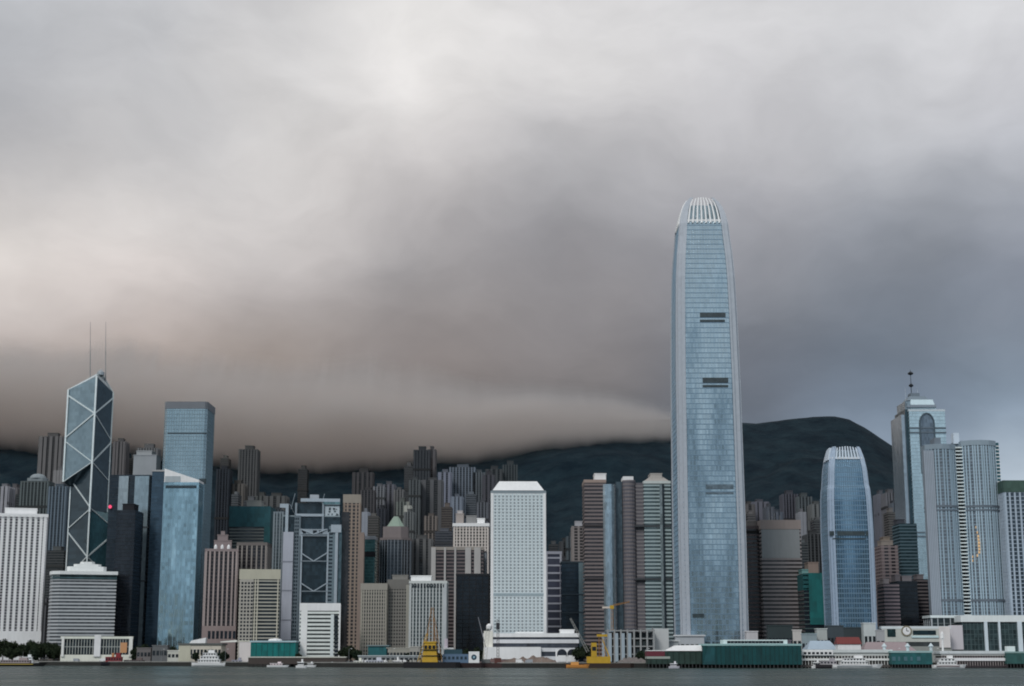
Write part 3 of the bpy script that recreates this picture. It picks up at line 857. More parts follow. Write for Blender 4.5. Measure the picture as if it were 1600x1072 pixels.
# ---- white grid tower with round windows
o = tower('office_tower', 'white grid tower with rows of round windows and a tapered flat roof', 767, 853, 768, 1450, 42, walls=(182,190,192), gl=(.72,.76,.77), gkw=dict(metal=0, rough=.5, var=.06, tilt=0, cw=3.7, ch=3.7), floor=3.75, band=None, pier=None, cap=(1.6, .35), cap_col=(110,120,126), rz=0.022, cat='skyscraper')
N, Fl = 13, 46
x0_, x1_ = -o.w/2 + 2.4, o.w/2 - 2.4
pit = (x1_ - x0_) / N
zb = 14.0; zp = (o.h - 3.2 - zb) / Fl
mb = MB()
for k in range(Fl):
    for j in range(N):
        mb.disc(x0_ + (j + .5) * pit, o.fy - .10, zb + (k + .5) * zp, min(pit, zp) * .335, .08, 10)
mb.build('round_windows', glass((.30,.35,.37), cw=pit, ch=zp, metal=.2, rough=.25, var=.3), o.root, kind='stuff')
mb = MB()
for k in range(Fl):
    for j in range(11):
        yy = -o.d/2 + 2 + (j + .5) * (o.d - 4) / 11
        mb.box(-o.w/2 - .1, -o.w/2 + .02, yy - 1.1, yy + 1.1, zb + (k + .25) * zp, zb + (k + .8) * zp)
mb.build('side_windows', glass((.10,.13,.15), cw=3, ch=zp), o.root, kind='stuff')
me = MB().box(-.28, .28, -.42, .2, 0, o.h - 2).mesh('pier')
for j in range(N + 1): put('pier', me, wall((150,162,166)), o.root, loc=(x0_ + j * pit, o.fy, .1))
for s_ in (-1, 1): put('corner_pier', MB().box(-1.2, 1.2, -.6, 1, 0, o.h - 1.7).mesh('corner_pier'), wall((190,196,198)), o.root, loc=(s_ * (o.w/2 - 1.25), o.fy, .1))
me = MB().box(x0_, x1_, -.26, .2, -.22, .22).mesh('joint_band')
for k in range(Fl + 1): put('joint_band', me, wall((160,170,174)), o.root, loc=(0, o.fy, zb + k * zp))
for y_ in (929,): MB().box(x0_, x1_, o.fy - .5, o.fy, o.lz(y_) - 1, o.lz(y_) + 1).build('plant_floor', wall((120,134,140)), o.root)
r1 = offset(rect(o.w, o.d), -1.0); r2 = [(p_[0] * .72, p_[1] * .6) for p_ in r1]
MB().prism(r1, o.h + .3, o.lz(752, 8), r2).build('tapered_roof', wall((214,212,208)), o.root)
MB().prism(offset(r1, .9), o.h + .28, o.h + 1.1).build('roof_gutter', wall((90,100,106)), o.root)

# ---- long low white building in front of it
o = tower('post_office', 'long low white building with grey strip windows at the foot of the white grid tower', 757, 903, 990, 1370, 40, walls=(186,186,188), gl=(.05,.055,.07), floor=6.6, band=(3.2, .8), band_col=(160,161,164), cap=(3, 1), cap_col=(184,186,186), cat='post office', plant=((876, 898, 984), (805, 850, 987, (170,174,176))))
addbox(o, 'front_wing', 757, 845, 1011, 1030, 8, wall((182,182,186)), proud=7)
for xx in (878, 894):
    MB().disc(o.lx(xx, 1022), o.fy - 1.35, o.lz(1022), 4.2, .3, 18).build('arched_window', glass((.02,.022,.03)), o.root)
    MB().box(o.lx(xx, 1022) - 3.4, o.lx(xx, 1022) + 3.4, o.fy - 1.5, o.fy - 1.2, o.lz(1034), o.lz(1024)).build('arch_panel', wall((206,200,196)), o.root)
addbox(o, 'arch_wall', 868, 904, 1015, 1035, 3, wall((184,186,192)), proud=1.0)
addbox(o, 'left_stair', 756, 770, 986, 1032, 4, wall((170,168,160)), proud=2)

# ---- blocks between the white grid tower and the brown twin towers
o = tower('office_block', 'lilac-grey block with white frames between floors, right of the white grid tower', 853, 877, 862, 1620, 34, walls=(120,122,132), gl=(.035,.035,.055), floor=7.5, band=(1.7, .4), band_col=(124,126,136), pier=(12, 1.6, .6), pier_col=(128,130,138), cap=(2.5, .7))
o = tower('office_block', 'dark navy glass block with a pale glass stair strip at its right edge', 877, 913, 878, 1570, 34, gl=(.012,.026,.042), gkw=dict(metal=.1, var=.6, cw=4), floor=3.8, band=(.4, .2), band_col=(30,46,60), walls=(50,64,74))
MB().box(o.lx(904), o.lx(912), o.fy - 1.3, o.fy + 2, 8, o.h - 1).build('stair_strip', glass((.34,.46,.50), cw=2, ch=3.8, metal=.6, rough=.2, var=.2), o.root)
for y_ in (929, 957): MB().box(o.lx(877), o.lx(912), o.fy - 1.6, o.fy, o.lz(y_) - .6, o.lz(y_) + .6).build('ledge', wall((70,84,94)), o.root)
o = tower('apartment_tower', 'slim grey-brown tower stepping up against the left brown banded tower', 894, 914, 822, 1700, 30, walls=(104,98,96), gl=(.03,.03,.03), floor=3.2, band=(1.3, .3), band_col=(100,94,94), pier=(6, 2.2, .5), pier_col=(112,106,104), sep=False, plant=((899, 910, 815, (130,130,134)),))

# ---- brown banded twin towers with rounded glass corners
def arc(cx, cy, r, a0, a1, n):
    return [(cx + r * math.cos(math.radians(a0 + (a1 - a0) * i / n)), cy + r * math.sin(math.radians(a0 + (a1 - a0) * i / n))) for i in range(n + 1)]
o = tower('office_tower', 'left twin tower of brown bands with a bright rounded glass corner', 913, 946, 750, 1500, 40, walls=(104,97,96), gl=(.035,.03,.034), floor=3.55, band=(1.7, .35), band_col=(108,98,97), cap=(2.6, .5), cap_col=(128,112,104), plant=((930, 948, 741, (186,186,188)),), group='twin brown banded towers', cat='skyscraper')
gb = glass((.50,.58,.62), cw=1.6, ch=3.55, metal=.85, rough=.14, var=.3, tilt=.02)
MB().prism(arc(o.w/2 + 3.2, o.fy + 3, 7.0, 180, 360, 10) + [(o.w/2 + 10.2, 12), (o.w/2 - 3.8, 12)], .1, o.lz(757)).build('rounded_glass_corner', gb, o.root)
MB().box(o.w/2 + 10.4, o.w/2 + 16, o.fy + 6, 14, .1, o.h - 1).build('recess_glass', glass((.06,.085,.10), metal=.3, ch=3.55), o.root)
x_ = o.w/2 + 16.2
mb = MB().prism(arc(x_ + 6.5, o.fy + 5, 6.2, 180, 360, 8) + [(x_ + 12.7, 14), (x_ + .3, 14)], .1, o.h)
mb.build('right_bay', wall((104,98,100)), o.root)
me = MB().prism(arc(x_ + 6.5, o.fy + 5, 6.5, 180, 360, 8) + [(x_ + 13, 14), (x_, 14)], -.75, .75).mesh('bay_band')
for k in range(int(o.h / 3.55)): put('bay_band', me, wall((84,84,92)), o.root, loc=(0, 0, 2 + k * 3.55))
MB().box(x_ + 1, x_ + 11, o.fy + 5, 10, o.h - .1, o.h + 4).build('plant_room', wall((184,184,186)), o.root)
for y_ in (822, 905):
    MB().box(-o.w/2 - .5, o.w/2 + .2, o.fy - .6, o.fy + 4, o.lz(y_) - .8, o.lz(y_) + .8).build('plant_floor', wall((44,42,46)), o.root)

o = tower('office_tower', 'right twin tower with green-grey glass bands and a low pointed roof', 1006, 1047, 752, 1500, 42, walls=(118,132,132), gl=(.12,.16,.165), gkw=dict(metal=.5, var=.25), floor=3.55, band=(1.5, .35), band_col=(128,142,144), cap=(2.2, .5), cap_col=(150,156,154), group='twin brown banded towers', cat='skyscraper', plant=((1018, 1036, 741, (138,134,130)),))
MB().box(o.lx(1030), o.lx(1034), o.fy - 1.6, o.fy, .1, o.h - 3).build('glass_fin', glass((.40,.48,.50), metal=.6, ch=3.55), o.root)
MB().box(o.lx(1034.3), o.lx(1037), o.fy - 1.4, o.fy, .1, o.h - 3).build('dark_slot', glass((.03,.04,.05)), o.root)
gbl = o.lz(744, 10)
MB().add([(-o.w/2, o.fy + 2, o.h), (o.w/2, o.fy + 2, o.h), (o.w/2, o.d/2, o.h), (-o.w/2, o.d/2, o.h), (-2, 0, gbl + 3), (4, 0, gbl + 3)], [(0, 1, 5, 4), (1, 2, 5), (2, 3, 4, 5), (3, 0, 4)]).build('pointed_roof', wall((132,128,124)), o.root)
MB().box(-o.w/2 - 9, -o.w/2 - .2, o.fy + 4, 16, .1, o.h - 1).build('left_bay', wall((88,86,92)), o.root)
me = MB().box(-o.w/2 - 9.3, -o.w/2 - .1, o.fy + 3.7, 16, -.8, .8).mesh('bay_band')
for k in range(int(o.h / 3.55)): put('bay_band', me, wall((110,106,108)), o.root, loc=(0, 0, 2 + k * 3.55))
MB().box(-o.w/2 - 12.5, -o.w/2 - 9.2, o.fy + 10, 16, .1, o.h - 1).build('dark_slot', glass(DK), o.root)
for y_ in (822, 905):
    MB().box(-o.w/2 - 9.5, o.w/2 + .1, o.fy - .6, o.fy + 6, o.lz(y_) - .8, o.lz(y_) + .8).build('plant_floor', wall((60,64,68)), o.root)

# ---- the tallest tower and its small twin: shafts lofted through measured widths
def tapered_tower(name, label, Y, prof, xm, floor, ytop, ycore, shade, crown_h, louvres, cat='skyscraper', nose=0.78, wf=.9, colw=1.0, colc=(138,143,150), ribc=(176,182,186)):
    """prof: (photo row, width in photo pixels); xm: photo column of the axis at the base row"""
    prof = [(py, wpx * wf) for py, wpx in prof]
    base = at(xm, prof[0][0], Y)
    hw0 = None
    tab = []
    for py, wpx in prof:
        z_ = at(800, py, Y).z - GZ
        s_ = (at(xm + wpx / 2, py, Y) - at(xm - wpx / 2, py, Y)).x / 2
        tab.append((z_, s_))
    tab.sort()
    H0 = tab[0][1]
    dep = H0
    root = thing(name, label, cat, (base.x, Y + dep, GZ))
    S = lambda z_: lerp_table(tab, z_)
    zc = at(800, ycore, Y).z - GZ
    zt = at(800, ytop, Y).z - GZ
    q = [(.72, -1), (.72, -.955), (.86, -.955), (.86, -.86), (.955, -.86), (.955, -.72), (1, -.72)]
    full = []
    for k in range(4):
        for px_, py_ in q:
            a_, b_ = px_, py_
            for _ in range(k): a_, b_ = -b_, a_
            full.append((a_, b_))
    gl = glass(shade, cw=1.5, ch=floor, metal=.82, rough=.13, var=.16, tilt=.055)
    zs = sorted(set([0.0] + [t for t, _ in tab if 0 < t < zc] + [zc * k / 24 for k in range(1, 24)] + [zc]))
    MB().loft([[(a_ * S(z_), b_ * S(z_), z_) for a_, b_ in full] for z_ in zs]).build('curtain_wall', gl, root)
    # floor bands, one ring per storey, sharing a unit mesh
    off = [(a_ * 1.004, b_ * 1.004) for a_, b_ in full]
    ring = MB().prism(off, -.36, .36).mesh('floor_band')
    bm = metal((100,122,138), .35, .55)
    n_ = int(zc / floor)
    for k in range(1, n_ + 1):
        z_ = k * zc / n_ - .5
        s_ = S(z_) + .12
        put('floor_band', ring, bm, root, loc=(0, 0, z_), scale=(s_, s_, 1))
    # mullions on the main faces
    me_m = metal((112,134,150), .35, .55)
    mb = MB()
    for k in range(4):
        for j in range(-6, 7):
            u_ = j * .72 / 6.5
            pts = []
            for z_ in zs:
                s_ = S(z_)
                x_, y_ = u_ * s_, -s_ - .18
                for _ in range(k): x_, y_ = -y_, x_
                pts.append(Vector((x_, y_, z_)))
            for a_, b_ in zip(pts, pts[1:]): mb.bar(a_, b_, .16)
    mb.build('mullions', me_m, root, kind='stuff')
    # pale corner columns that run up into the crown
    pale = metal(colc, .4, .25)
    zz = zs + [zc + (zt - zc) * k / 5 for k in range(1, 6)]
    for k in range(4):
        for cx_, cy_, r_ in ((.79, -.985, 1.5 * colw), (.90, -.90, 3.0 * colw), (.985, -.79, 2.6 * colw)):
            rr = []
            for z_ in zz:
                s_ = S(z_)
                ring_ = []
                tp = 1.0 if z_ <= zc else 1.0 - .5 * (z_ - zc) / (zt - zc)
                for dx_, dy_ in ((-r_, -r_), (r_, -r_), (r_, r_), (-r_, r_)):
                    x_, y_ = cx_ * s_ + dx_ * .6 * tp, cy_ * s_ + dy_ * .6 * tp
                    for _ in range(k): x_, y_ = -y_, x_
                    ring_.append((x_, y_, z_))
                rr.append(ring_)
            MB().loft(rr).build('corner_column', pale, root)
    # crown of curved ribs round a glass lantern
    nrib = 8
    for k in range(4):
        for j in range(nrib):
            u_ = -.66 + 1.32 * j / (nrib - 1)
            rr = []
            hh = zc + (zt - zc) * (1 - .25 * abs(u_) ** 2)
            for i in range(6):
                z_ = zc - crown_h * .25 + (hh - zc + crown_h * .25) * i / 5
                s_ = S(z_)
                r_ = .75 * (1 - .35 * i / 5)
                ring_ = []
                for dx_, dy_ in ((-r_, -1.2 * r_), (r_, -1.2 * r_), (r_, 1.2 * r_), (-r_, 1.2 * r_)):
                    x_, y_ = u_ * s_ + dx_, -s_ - .5 + dy_
                    for _ in range(k): x_, y_ = -y_, x_
                    ring_.append((x_, y_, z_))
                rr.append(ring_)
            MB().loft(rr).build('crown_rib', metal(ribc, .4, .2), root)
    s_ = S(zc) * nose
    MB().prism([(a_ * s_, b_ * s_) for a_, b_ in full], zc - .1, zc + (zt - zc) * .62, [(a_ * s_ * .9, b_ * s_ * .9) for a_, b_ in full]).build('lantern', glass((.30,.38,.42), cw=2, ch=4, metal=.6, rough=.2), root)
    MB().prism([(a_ * (S(zc) + .6), b_ * (S(zc) + .6)) for a_, b_ in full], zc - 1.4, zc + .5).build('roof_edge', metal((190,198,204), .4, .3), root)
    dk2 = glass((.13,.17,.20), cw=1.5, ch=2, rough=.3, metal=.4)
    dk = glass((.035,.05,.055), cw=1.5, ch=2, rough=.3)
    for x0, x1, y0, y1 in louvres:
        z0, z1 = at(800, y1, Y).z - GZ, at(800, y0, Y).z - GZ
        s_ = S((z0 + z1) / 2)
        xa, xb = at(x0, (y0 + y1) / 2, Y).x - base.x, at(x1, (y0 + y1) / 2, Y).x - base.x
        MB().box(xa, xb, -s_ - .75, -s_ + .5, z0, z1).build('louvre_band', dk2 if 740 < y0 < 800 else dk, root)
    return root, S

tapered_tower('tall_glass_tower', 'tallest tower, silvery blue glass, with a crown of curved white ribs', 1380,
    [(1040, 116), (980, 115.5), (850, 115), (700, 111.5), (600, 109), (480, 103), (430, 99), (395, 93.5), (365, 86), (345, 82), (333, 77), (322, 71), (312, 62), (305, 52), (299, 40)],
    1118.5, 4.6, 300, 340, (.38, .47, .52), 12,
    [(1094, 1134, 488, 495), (1094, 1133, 499, 502.5), (1098, 1138, 590, 598), (1098, 1138, 601.5, 605), (1103, 1146, 757, 764), (1103, 1146, 769, 772), (1082, 1100, 959, 965)], nose=.86)
tapered_tower('glass_tower', 'smaller blue glass tower with rounded shoulders and a ribbed crown', 1400,
    [(1040, 85), (975, 84), (830, 85), (780, 82), (763, 79), (757, 76), (735, 72), (728, 70), (715, 64), (705, 58), (695, 51)],
    1339, 4.2, 696, 714, (.155, .25, .335), 6,
    [(1308, 1351, 830, 837), (1352.5, 1356, 830, 837), (1296, 1303, 830, 837), (1301, 1352, 841, 843)], nose=.86, wf=.82, colw=.62, colc=(128,142,158), ribc=(150,160,170))

# ---- brown-grey tower between them
o = tower('office_tower', 'plain brown-grey tower with thin horizontal bands and a blank upper wall', 1189, 1250, 813, 1500, 40, walls=(116,110,110), gl=(.05,.045,.045), floor=3.7, band=(1.7, .4), band_col=(118,112,112), cap=(8.5, .6), cap_col=(122,112,108))
addbox(o, 'blank_wall', 1190, 1249.5, 827.5, 872, 1, wall((112,116,118)), proud=.75)
for k in range(5): addbox(o, 'roof_mast', 1207 + k * 4.2, 1207.8 + k * 4.2, 795 + (k * 37) % 14, 813, 1, metal((120,120,122)), fy=0)
o = tower('office_tower', 'dark brown wing with thin bands, left of the plain brown-grey tower', 1166, 1189, 822, 1512, 36, walls=(86,76,76), gl=(.02,.018,.02), floor=3.7, band=(1.4, .4), band_col=(86,74,74), cap=(3, .4), plant=((1168, 1186, 815, (108,102,98)),))
MB().box(-o.w/2 - .5, o.w/2 + .1, o.fy - .6, o.fy + 3, o.lz(834), o.lz(829)).build('dark_floor', wall((34,32,36)), o.root)
o = tower('wrapped_building', 'narrow building sheathed in bright green construction netting', 1255, 1288, 896, 1470, 34, walls=(60,80,80), gl=DK, floor=4, band=(1, .3), sep=False, plant=((1266, 1282, 879, (120,104,96)), (1256, 1266, 890, (90,130,128))))
MB().box(o.lx(1263), o.w/2 + .6, -o.d/2 - .8, o.d/2, o.lz(976), o.h + .4).build('green_netting', netting((10,70,70)), o.root)
MB().box(-o.w/2 - .4, o.lx(1263) - .1, -o.d/2 - .3, o.d/2, o.lz(922), o.h - .5).build('side_netting', netting((14,62,64)), o.root)

# ---- pointed tower with an arched recess and roof mast
o = tower('pointed_tower', 'tall tower with an arched recess, stepped top and roof mast', 1420, 1476, 640, 1760, 52, gl=(.62,.74,.77), gkw=dict(metal=.8, rough=.16, var=.18, tilt=.012, cw=1.6, ch=4), floor=4, band=(.4, .2), band_col=(120,140,150), sep=False, cap=(2, .4), cap_col=(150,160,166), cat='skyscraper')
MB().box(-o.w/2 - 7.5, -o.w/2 - 3.6, o.fy + 6, o.d/2 + 4, 0, o.lz(648, 6)).build('left_wing', glass((.40,.47,.53), cw=1.6, ch=4, metal=.6, rough=.2, var=.2), o.root)
MB().box(-o.w/2 - 3.5, -o.w/2, o.fy + 4, o.d/2, 0, o.lz(640, 6)).build('dark_corner', glass((.02,.045,.06), cw=1.6, ch=4), o.root)
MB().box(-o.w/2 - 2, -o.w/2 + 4, o.fy + 8, o.d/2 - 6, o.lz(650, 6), o.lz(627, 8)).build('left_step', glass((.26,.32,.36), metal=.5), o.root)
xa, xb = o.lx(1437, 660), o.lx(1459, 660)
mb = MB()
rim = [(xa, 0, o.lz(760)), (xb, 0, o.lz(760)), (xb, 0, o.lz(662))] + [((xa + xb)/2 + (xb - xa)/2 * math.cos(PI * i / 10), 0, o.lz(662) + (o.lz(646) - o.lz(662)) * math.sin(PI * i / 10)) for i in range(1, 10)] + [(xa, 0, o.lz(662))]
mb.loft([[(p_[0], o.fy - .3, p_[2]) for p_ in rim], [(p_[0], o.fy - .75, p_[2]) for p_ in rim]])
mb.build('arched_recess', glass((.17,.21,.25), cw=1.6, ch=4, metal=.6), o.root)
mb = MB()
arcp = [(xb, o.lz(740)), (xb, o.lz(662))] + [((xa + xb)/2 + (xb - xa)/2 * math.cos(PI * i / 10), o.lz(662) + (o.lz(646) - o.lz(662)) * math.sin(PI * i / 10)) for i in range(1, 10)] + [(xa, o.lz(662)), (xa, o.lz(740))]
for p_, q_ in zip(arcp, arcp[1:]): mb.bar((p_[0], o.fy - .9, p_[1]), (q_[0], o.fy - .9, q_[1]), 1.1)
mb.build('arch_frame', metal((70,84,94), .4, .3), o.root)
for y_ in (669, 676, 832, 838):
    MB().box(-o.w/2 - .1, o.w/2 + .1, o.fy - 1.5, o.fy, o.lz(y_) - .7, o.lz(y_) + .7).build('ledge', wall((84,96,106)), o.root)
def crown(x0, x1, y0, y1, dp, col, x0b=None, x1b=None):
    a0, a1 = o.lx(x0, y0, 10), o.lx(x1, y0, 10); b0, b1 = o.lx(x0b or x0, y1, 10), o.lx(x1b or x1, y1, 10)
    pr = lambda l_, r_, dd: [(l_, -dd/2), (r_, -dd/2), (r_, dd/2), (l_, dd/2)]
    return MB().prism(pr(b0, b1, dp), o.lz(y1, 10), o.lz(y0, 10), pr(a0, a1, dp * .8)).build('roof_step', wall(col), o.root)
crown(1424, 1458, 624, 639.5, 36, (150,166,172), 1420, 1462); crown(1416, 1462, 632, 637, 40, (96,106,116)); crown(1423, 1448, 618, 625, 26, (100,112,122), 1418, 1452); crown(1426, 1440, 612, 619, 16, (86,98,108))
cx_ = o.lx(1429, 600, 10)
zz = lambda py: o.lz(py, 10)
MB().bar((cx_, 0, zz(613)), (cx_, 0, zz(574)), .55, .3, 6).build('roof_mast', metal((70,78,86)), o.root)
for py, r_ in ((580, 3.1), (599, 2.6)):
    MB().lathe(cx_, 0, [(.3, zz(py) - 2), (r_, zz(py) - .6), (r_ * 1.1, zz(py) + .3), (r_ * .5, zz(py) + 2), (.3, zz(py) + 2.6)], 10).build('mast_disc', metal((46,52,58)), o.root)
for s_ in (-7, 7): MB().bar((cx_ + s_, 0, zz(625)), (cx_ + s_, 0, zz(602)), .3, .15, 5).build('roof_mast', metal((150,158,164)), o.root)

# ---- residential pair on the right
def curved_slab(label, xl, xr, yt, Y, d, cols, seed):
    o = tower('apartment_tower', label, xl, xr, yt, Y, d, walls=cols[0], gl=(.15,.175,.20), gkw=dict(metal=.2, var=.5, cw=2, ch=3.2), floor=3.2, band=(.55, .25), band_col=cols[1], pier=(3.1, 1.15, .8), pier_col=cols[0], sep=True, cap=(4.5, 1.0), cap_col=cols[2], cat='apartment tower', group='apartment towers on the harbour podium',
        plan=lambda w_, d_: [(-w_/2, -d_/2 + 7), (-w_/4, -d_/2 + 1.6), (0, -d_/2), (w_/4, -d_/2 + 1.6), (w_/2, -d_/2 + 7), (w_/2, d_/2), (-w_/2, d_/2)])
    for y0, y1 in ((789, 792.5), (795.5, 798), (936, 940)):
        MB().prism(offset(o.poly, .95), o.lz(y1), o.lz(y0)).build('plant_floor', wall((88,98,108)), o.root)
    return o
o = curved_slab('left apartment tower of pale ribs stepping down towards the pointed tower', 1449, 1494, 694, 1480, 20, ((122,141,154), (108,126,138), (108,122,132)), 1)
MB().box(o.lx(1443), o.lx(1459), -o.d/2 + 1.5, -o.d/2 + 8, .1, o.lz(703)).build('low_wing', wall((112,122,132)), o.root)
for k in range(6): MB().box(o.lx(1443.5 + k * 2.6), o.lx(1444.6 + k * 2.6), -o.d/2 + .9, -o.d/2 + 1.5, .1, o.lz(705)).build('rib', wall((134,142,152)), o.root)
MB().box(o.lx(1462), o.lx(1472), -o.d/2 + 4, o.d/2, o.h, o.lz(683)).build('plant_room', wall((96,106,116)), o.root)
o = curved_slab('right apartment tower of pale ribs with green glass at its right corner', 1506, 1557, 688, 1480, 34, ((130,149,161), (114,132,144), (114,128,138)), 2)
MB().box(o.lx(1557), o.lx(1564), -o.d/2 + 8, o.d/2, .1, o.lz(690)).build('green_glass_corner', glass((.05,.13,.15), cw=2, ch=3.2, metal=.4, var=.5), o.root)
me = MB().box(o.lx(1556.5), o.lx(1564.5), -o.d/2 + 7.4, -o.d/2 + 8, -.4, .4).mesh('balcony')
for k in range(60): put('balcony', me, wall((170,180,188)), o.root, loc=(0, 0, 8 + k * 3.4)) if 8 + k * 3.4 < o.lz(694) else None
for s_ in range(3): MB().box(o.lx(1496 + s_ * 3), o.lx(1498.2 + s_ * 3), 0, 6, 0, o.lz(684 + 4 * abs(s_ - 1))).build('link_wall', wall((100,112,122)), o.root)
me = MB().box(o.lx(1494.5), o.lx(1505.5), -o.d/2 + 5.5, 4, -.55, .55).mesh('balcony')
for k in range(62):
    z_ = 6 + k * 3.35
    if z_ < o.lz(694): put('balcony', me, wall((164,174,182)), o.root, loc=(0, 0, z_))
MB().box(o.lx(1497), o.lx(1506), -2, 6, o.lz(690), o.lz(673)).build('roof_fin', wall((150,160,170)), o.root)
warm = emit((1.0, .66, .34), .62)  # small emissive panes in a warm tone
for k, (xw, yw, s_) in enumerate(((1527, 838, 1), (1527.5, 843, 1), (1528, 848, 1.2), (1528, 853, 1.2), (1528.5, 858, 1.1), (1528.5, 863, 1), (1526, 832, .6), (1526, 868, .7), (1519, 870, .5), (1519, 876, .5), (1524, 824, .4))):
    f_ = -o.d/2 - 1.05 + abs(o.lx(xw, yw)) * .02
    MB().box(o.lx(xw, yw), o.lx(xw, yw) + 1.5 * s_, f_, f_ + .6, o.lz(yw) - 1.1, o.lz(yw) + 1.1).build('warm_window', warm, o.root)

o = tower('apartment_block', 'bluish block with a planted green roof at the right edge', 1568, 1640, 752, 1470, 40, walls=(122,134,146), gl=(.06,.08,.10), gkw=dict(metal=.4), floor=3.6, band=(.8, .3), band_col=(116,128,140), pier=(4.6, 1.6, .7), pier_col=(132,144,156), cap=(1.5, .6), sep=True, group=None)
MB().box(-o.w/2 - .8, o.w/2 + .8, -o.d/2 - 1, o.d/2, o.lz(769), o.h + .8).build('green_screen', netting((44,62,56)), o.root)

# ---- small dark blocks left of the pointed tower foot
o = tower('office_block', 'black glass block with a cluttered roof below the pointed tower', 1402, 1433, 908, 1500, 30, gl=(.010,.013,.018), gkw=dict(var=.6), floor=3.6, band=(.4, .2), band_col=(26,30,40), sep=False, plant=((1402, 1410, 898, (100,94,98)), (1413, 1428, 900, (110,106,110)), (1420, 1432, 904, (60,60,66))))
o = tower('apartment_tower', 'teal-grey tower with fine bands directly behind the black glass block', 1405, 1432, 818, 1600, 30, walls=(64,84,94), gl=(.025,.05,.06), floor=3.3, band=(1.3, .3), band_col=(70,92,102), sep=False, plant=((1405, 1416, 812, (60,64,74)),))
o = tower('apartment_tower', 'pinkish old tower with rounded balconies, right of the smaller blue glass tower', 1377, 1402, 852, 1560, 30, walls=(108,98,100), gl=(.035,.03,.034), floor=3.3, band=(1.2, .5), band_col=(116,106,106), pier=(7, 2.6, .4), pier_col=(104,92,94), sep=False, plant=((1380, 1398, 845, (120,112,106)), (1384, 1394, 839, (112,102,92))))
o = tower('apartment_block', 'squat pinkish block at the foot of the old balcony tower', 1381, 1404, 912, 1480, 28, walls=(122,110,112), gl=(.03,.024,.03), floor=3.3, band=(1.7, .4), band_col=(110,98,102), sep=False, plant=((1383, 1392, 905, (134,124,124)),))
o = tower('apartment_block', 'grey-brown block with a patchy roof between the black glass block and the ribbed apartments', 1433, 1450, 905, 1530, 28, walls=(96,90,92), gl=(.02,.02,.024), floor=3.3, band=(1.4, .4), band_col=(92,86,88), sep=False, plant=((1436, 1446, 898, (100,96,100)),))

# ------------------------------------------------------------------ towers climbing the lower slopes
GL = (.03, .034, .04)
def mid(label, xl, xr, yt, Y, col, style=0, plant=None, d=26, name='apartment_tower', cat='apartment tower', group='towers climbing the hillside'):
    mm = sum(col) / 3.0
    col = tuple(int((mm + (c - mm) * .55) * k_) for c, k_ in zip(col, (.88, .90, .91)))
    random.seed(int(xl * 7 + Y)); q_ = random.uniform(.76, 1.08); h_ = random.uniform(-.05, .05)
    col = tuple(int(min(250, c * q_ * (1 + h_ * s_))) for c, s_ in zip(col, (1, .2, -1)))
    gl = tuple(min(.2, lin1(c) * .42) for c in col)
    dk = tuple(int(c * .86) for c in col)
    lt = tuple(min(255, int(c * 1.22)) for c in col)
    random.seed(int(xl * 13 + yt))
    w_ = xr - xl
    if plant is None:
        m_ = (xl + xr) / 2
        plant = ((m_ - w_ * .22, m_ + w_ * .24, yt - random.uniform(3, 6)),)
    kw = [dict(band=(1.0, .3), pier=(7.5, 3.6, 1.6)), dict(band=(1.5, .4), pier=None), dict(band=(.9, .3), pier=(4.4, 1.7, .9)), dict(band=(1.1, .3), pier=(11, 5.2, 2.2))][style]
    o = tower(name, label, xl, xr, yt, Y, d, walls=col, gl=gl, gkw=dict(var=.7, cw=2.4, ch=3.1, spec=.4), floor=3.1, band_col=dk, pier_col=lt, sep=False, plant=plant, cat=cat, group=group, **kw)
    for t in (random.uniform(.55, .68), random.uniform(.8, .9)):
        if random.random() < .6: MB().prism(offset(o.poly, 1.1), o.h * t, o.h * t + 3.2).build('refuge_floor', wall(tuple(int(q * .7) for q in col)), o.root)
    return o

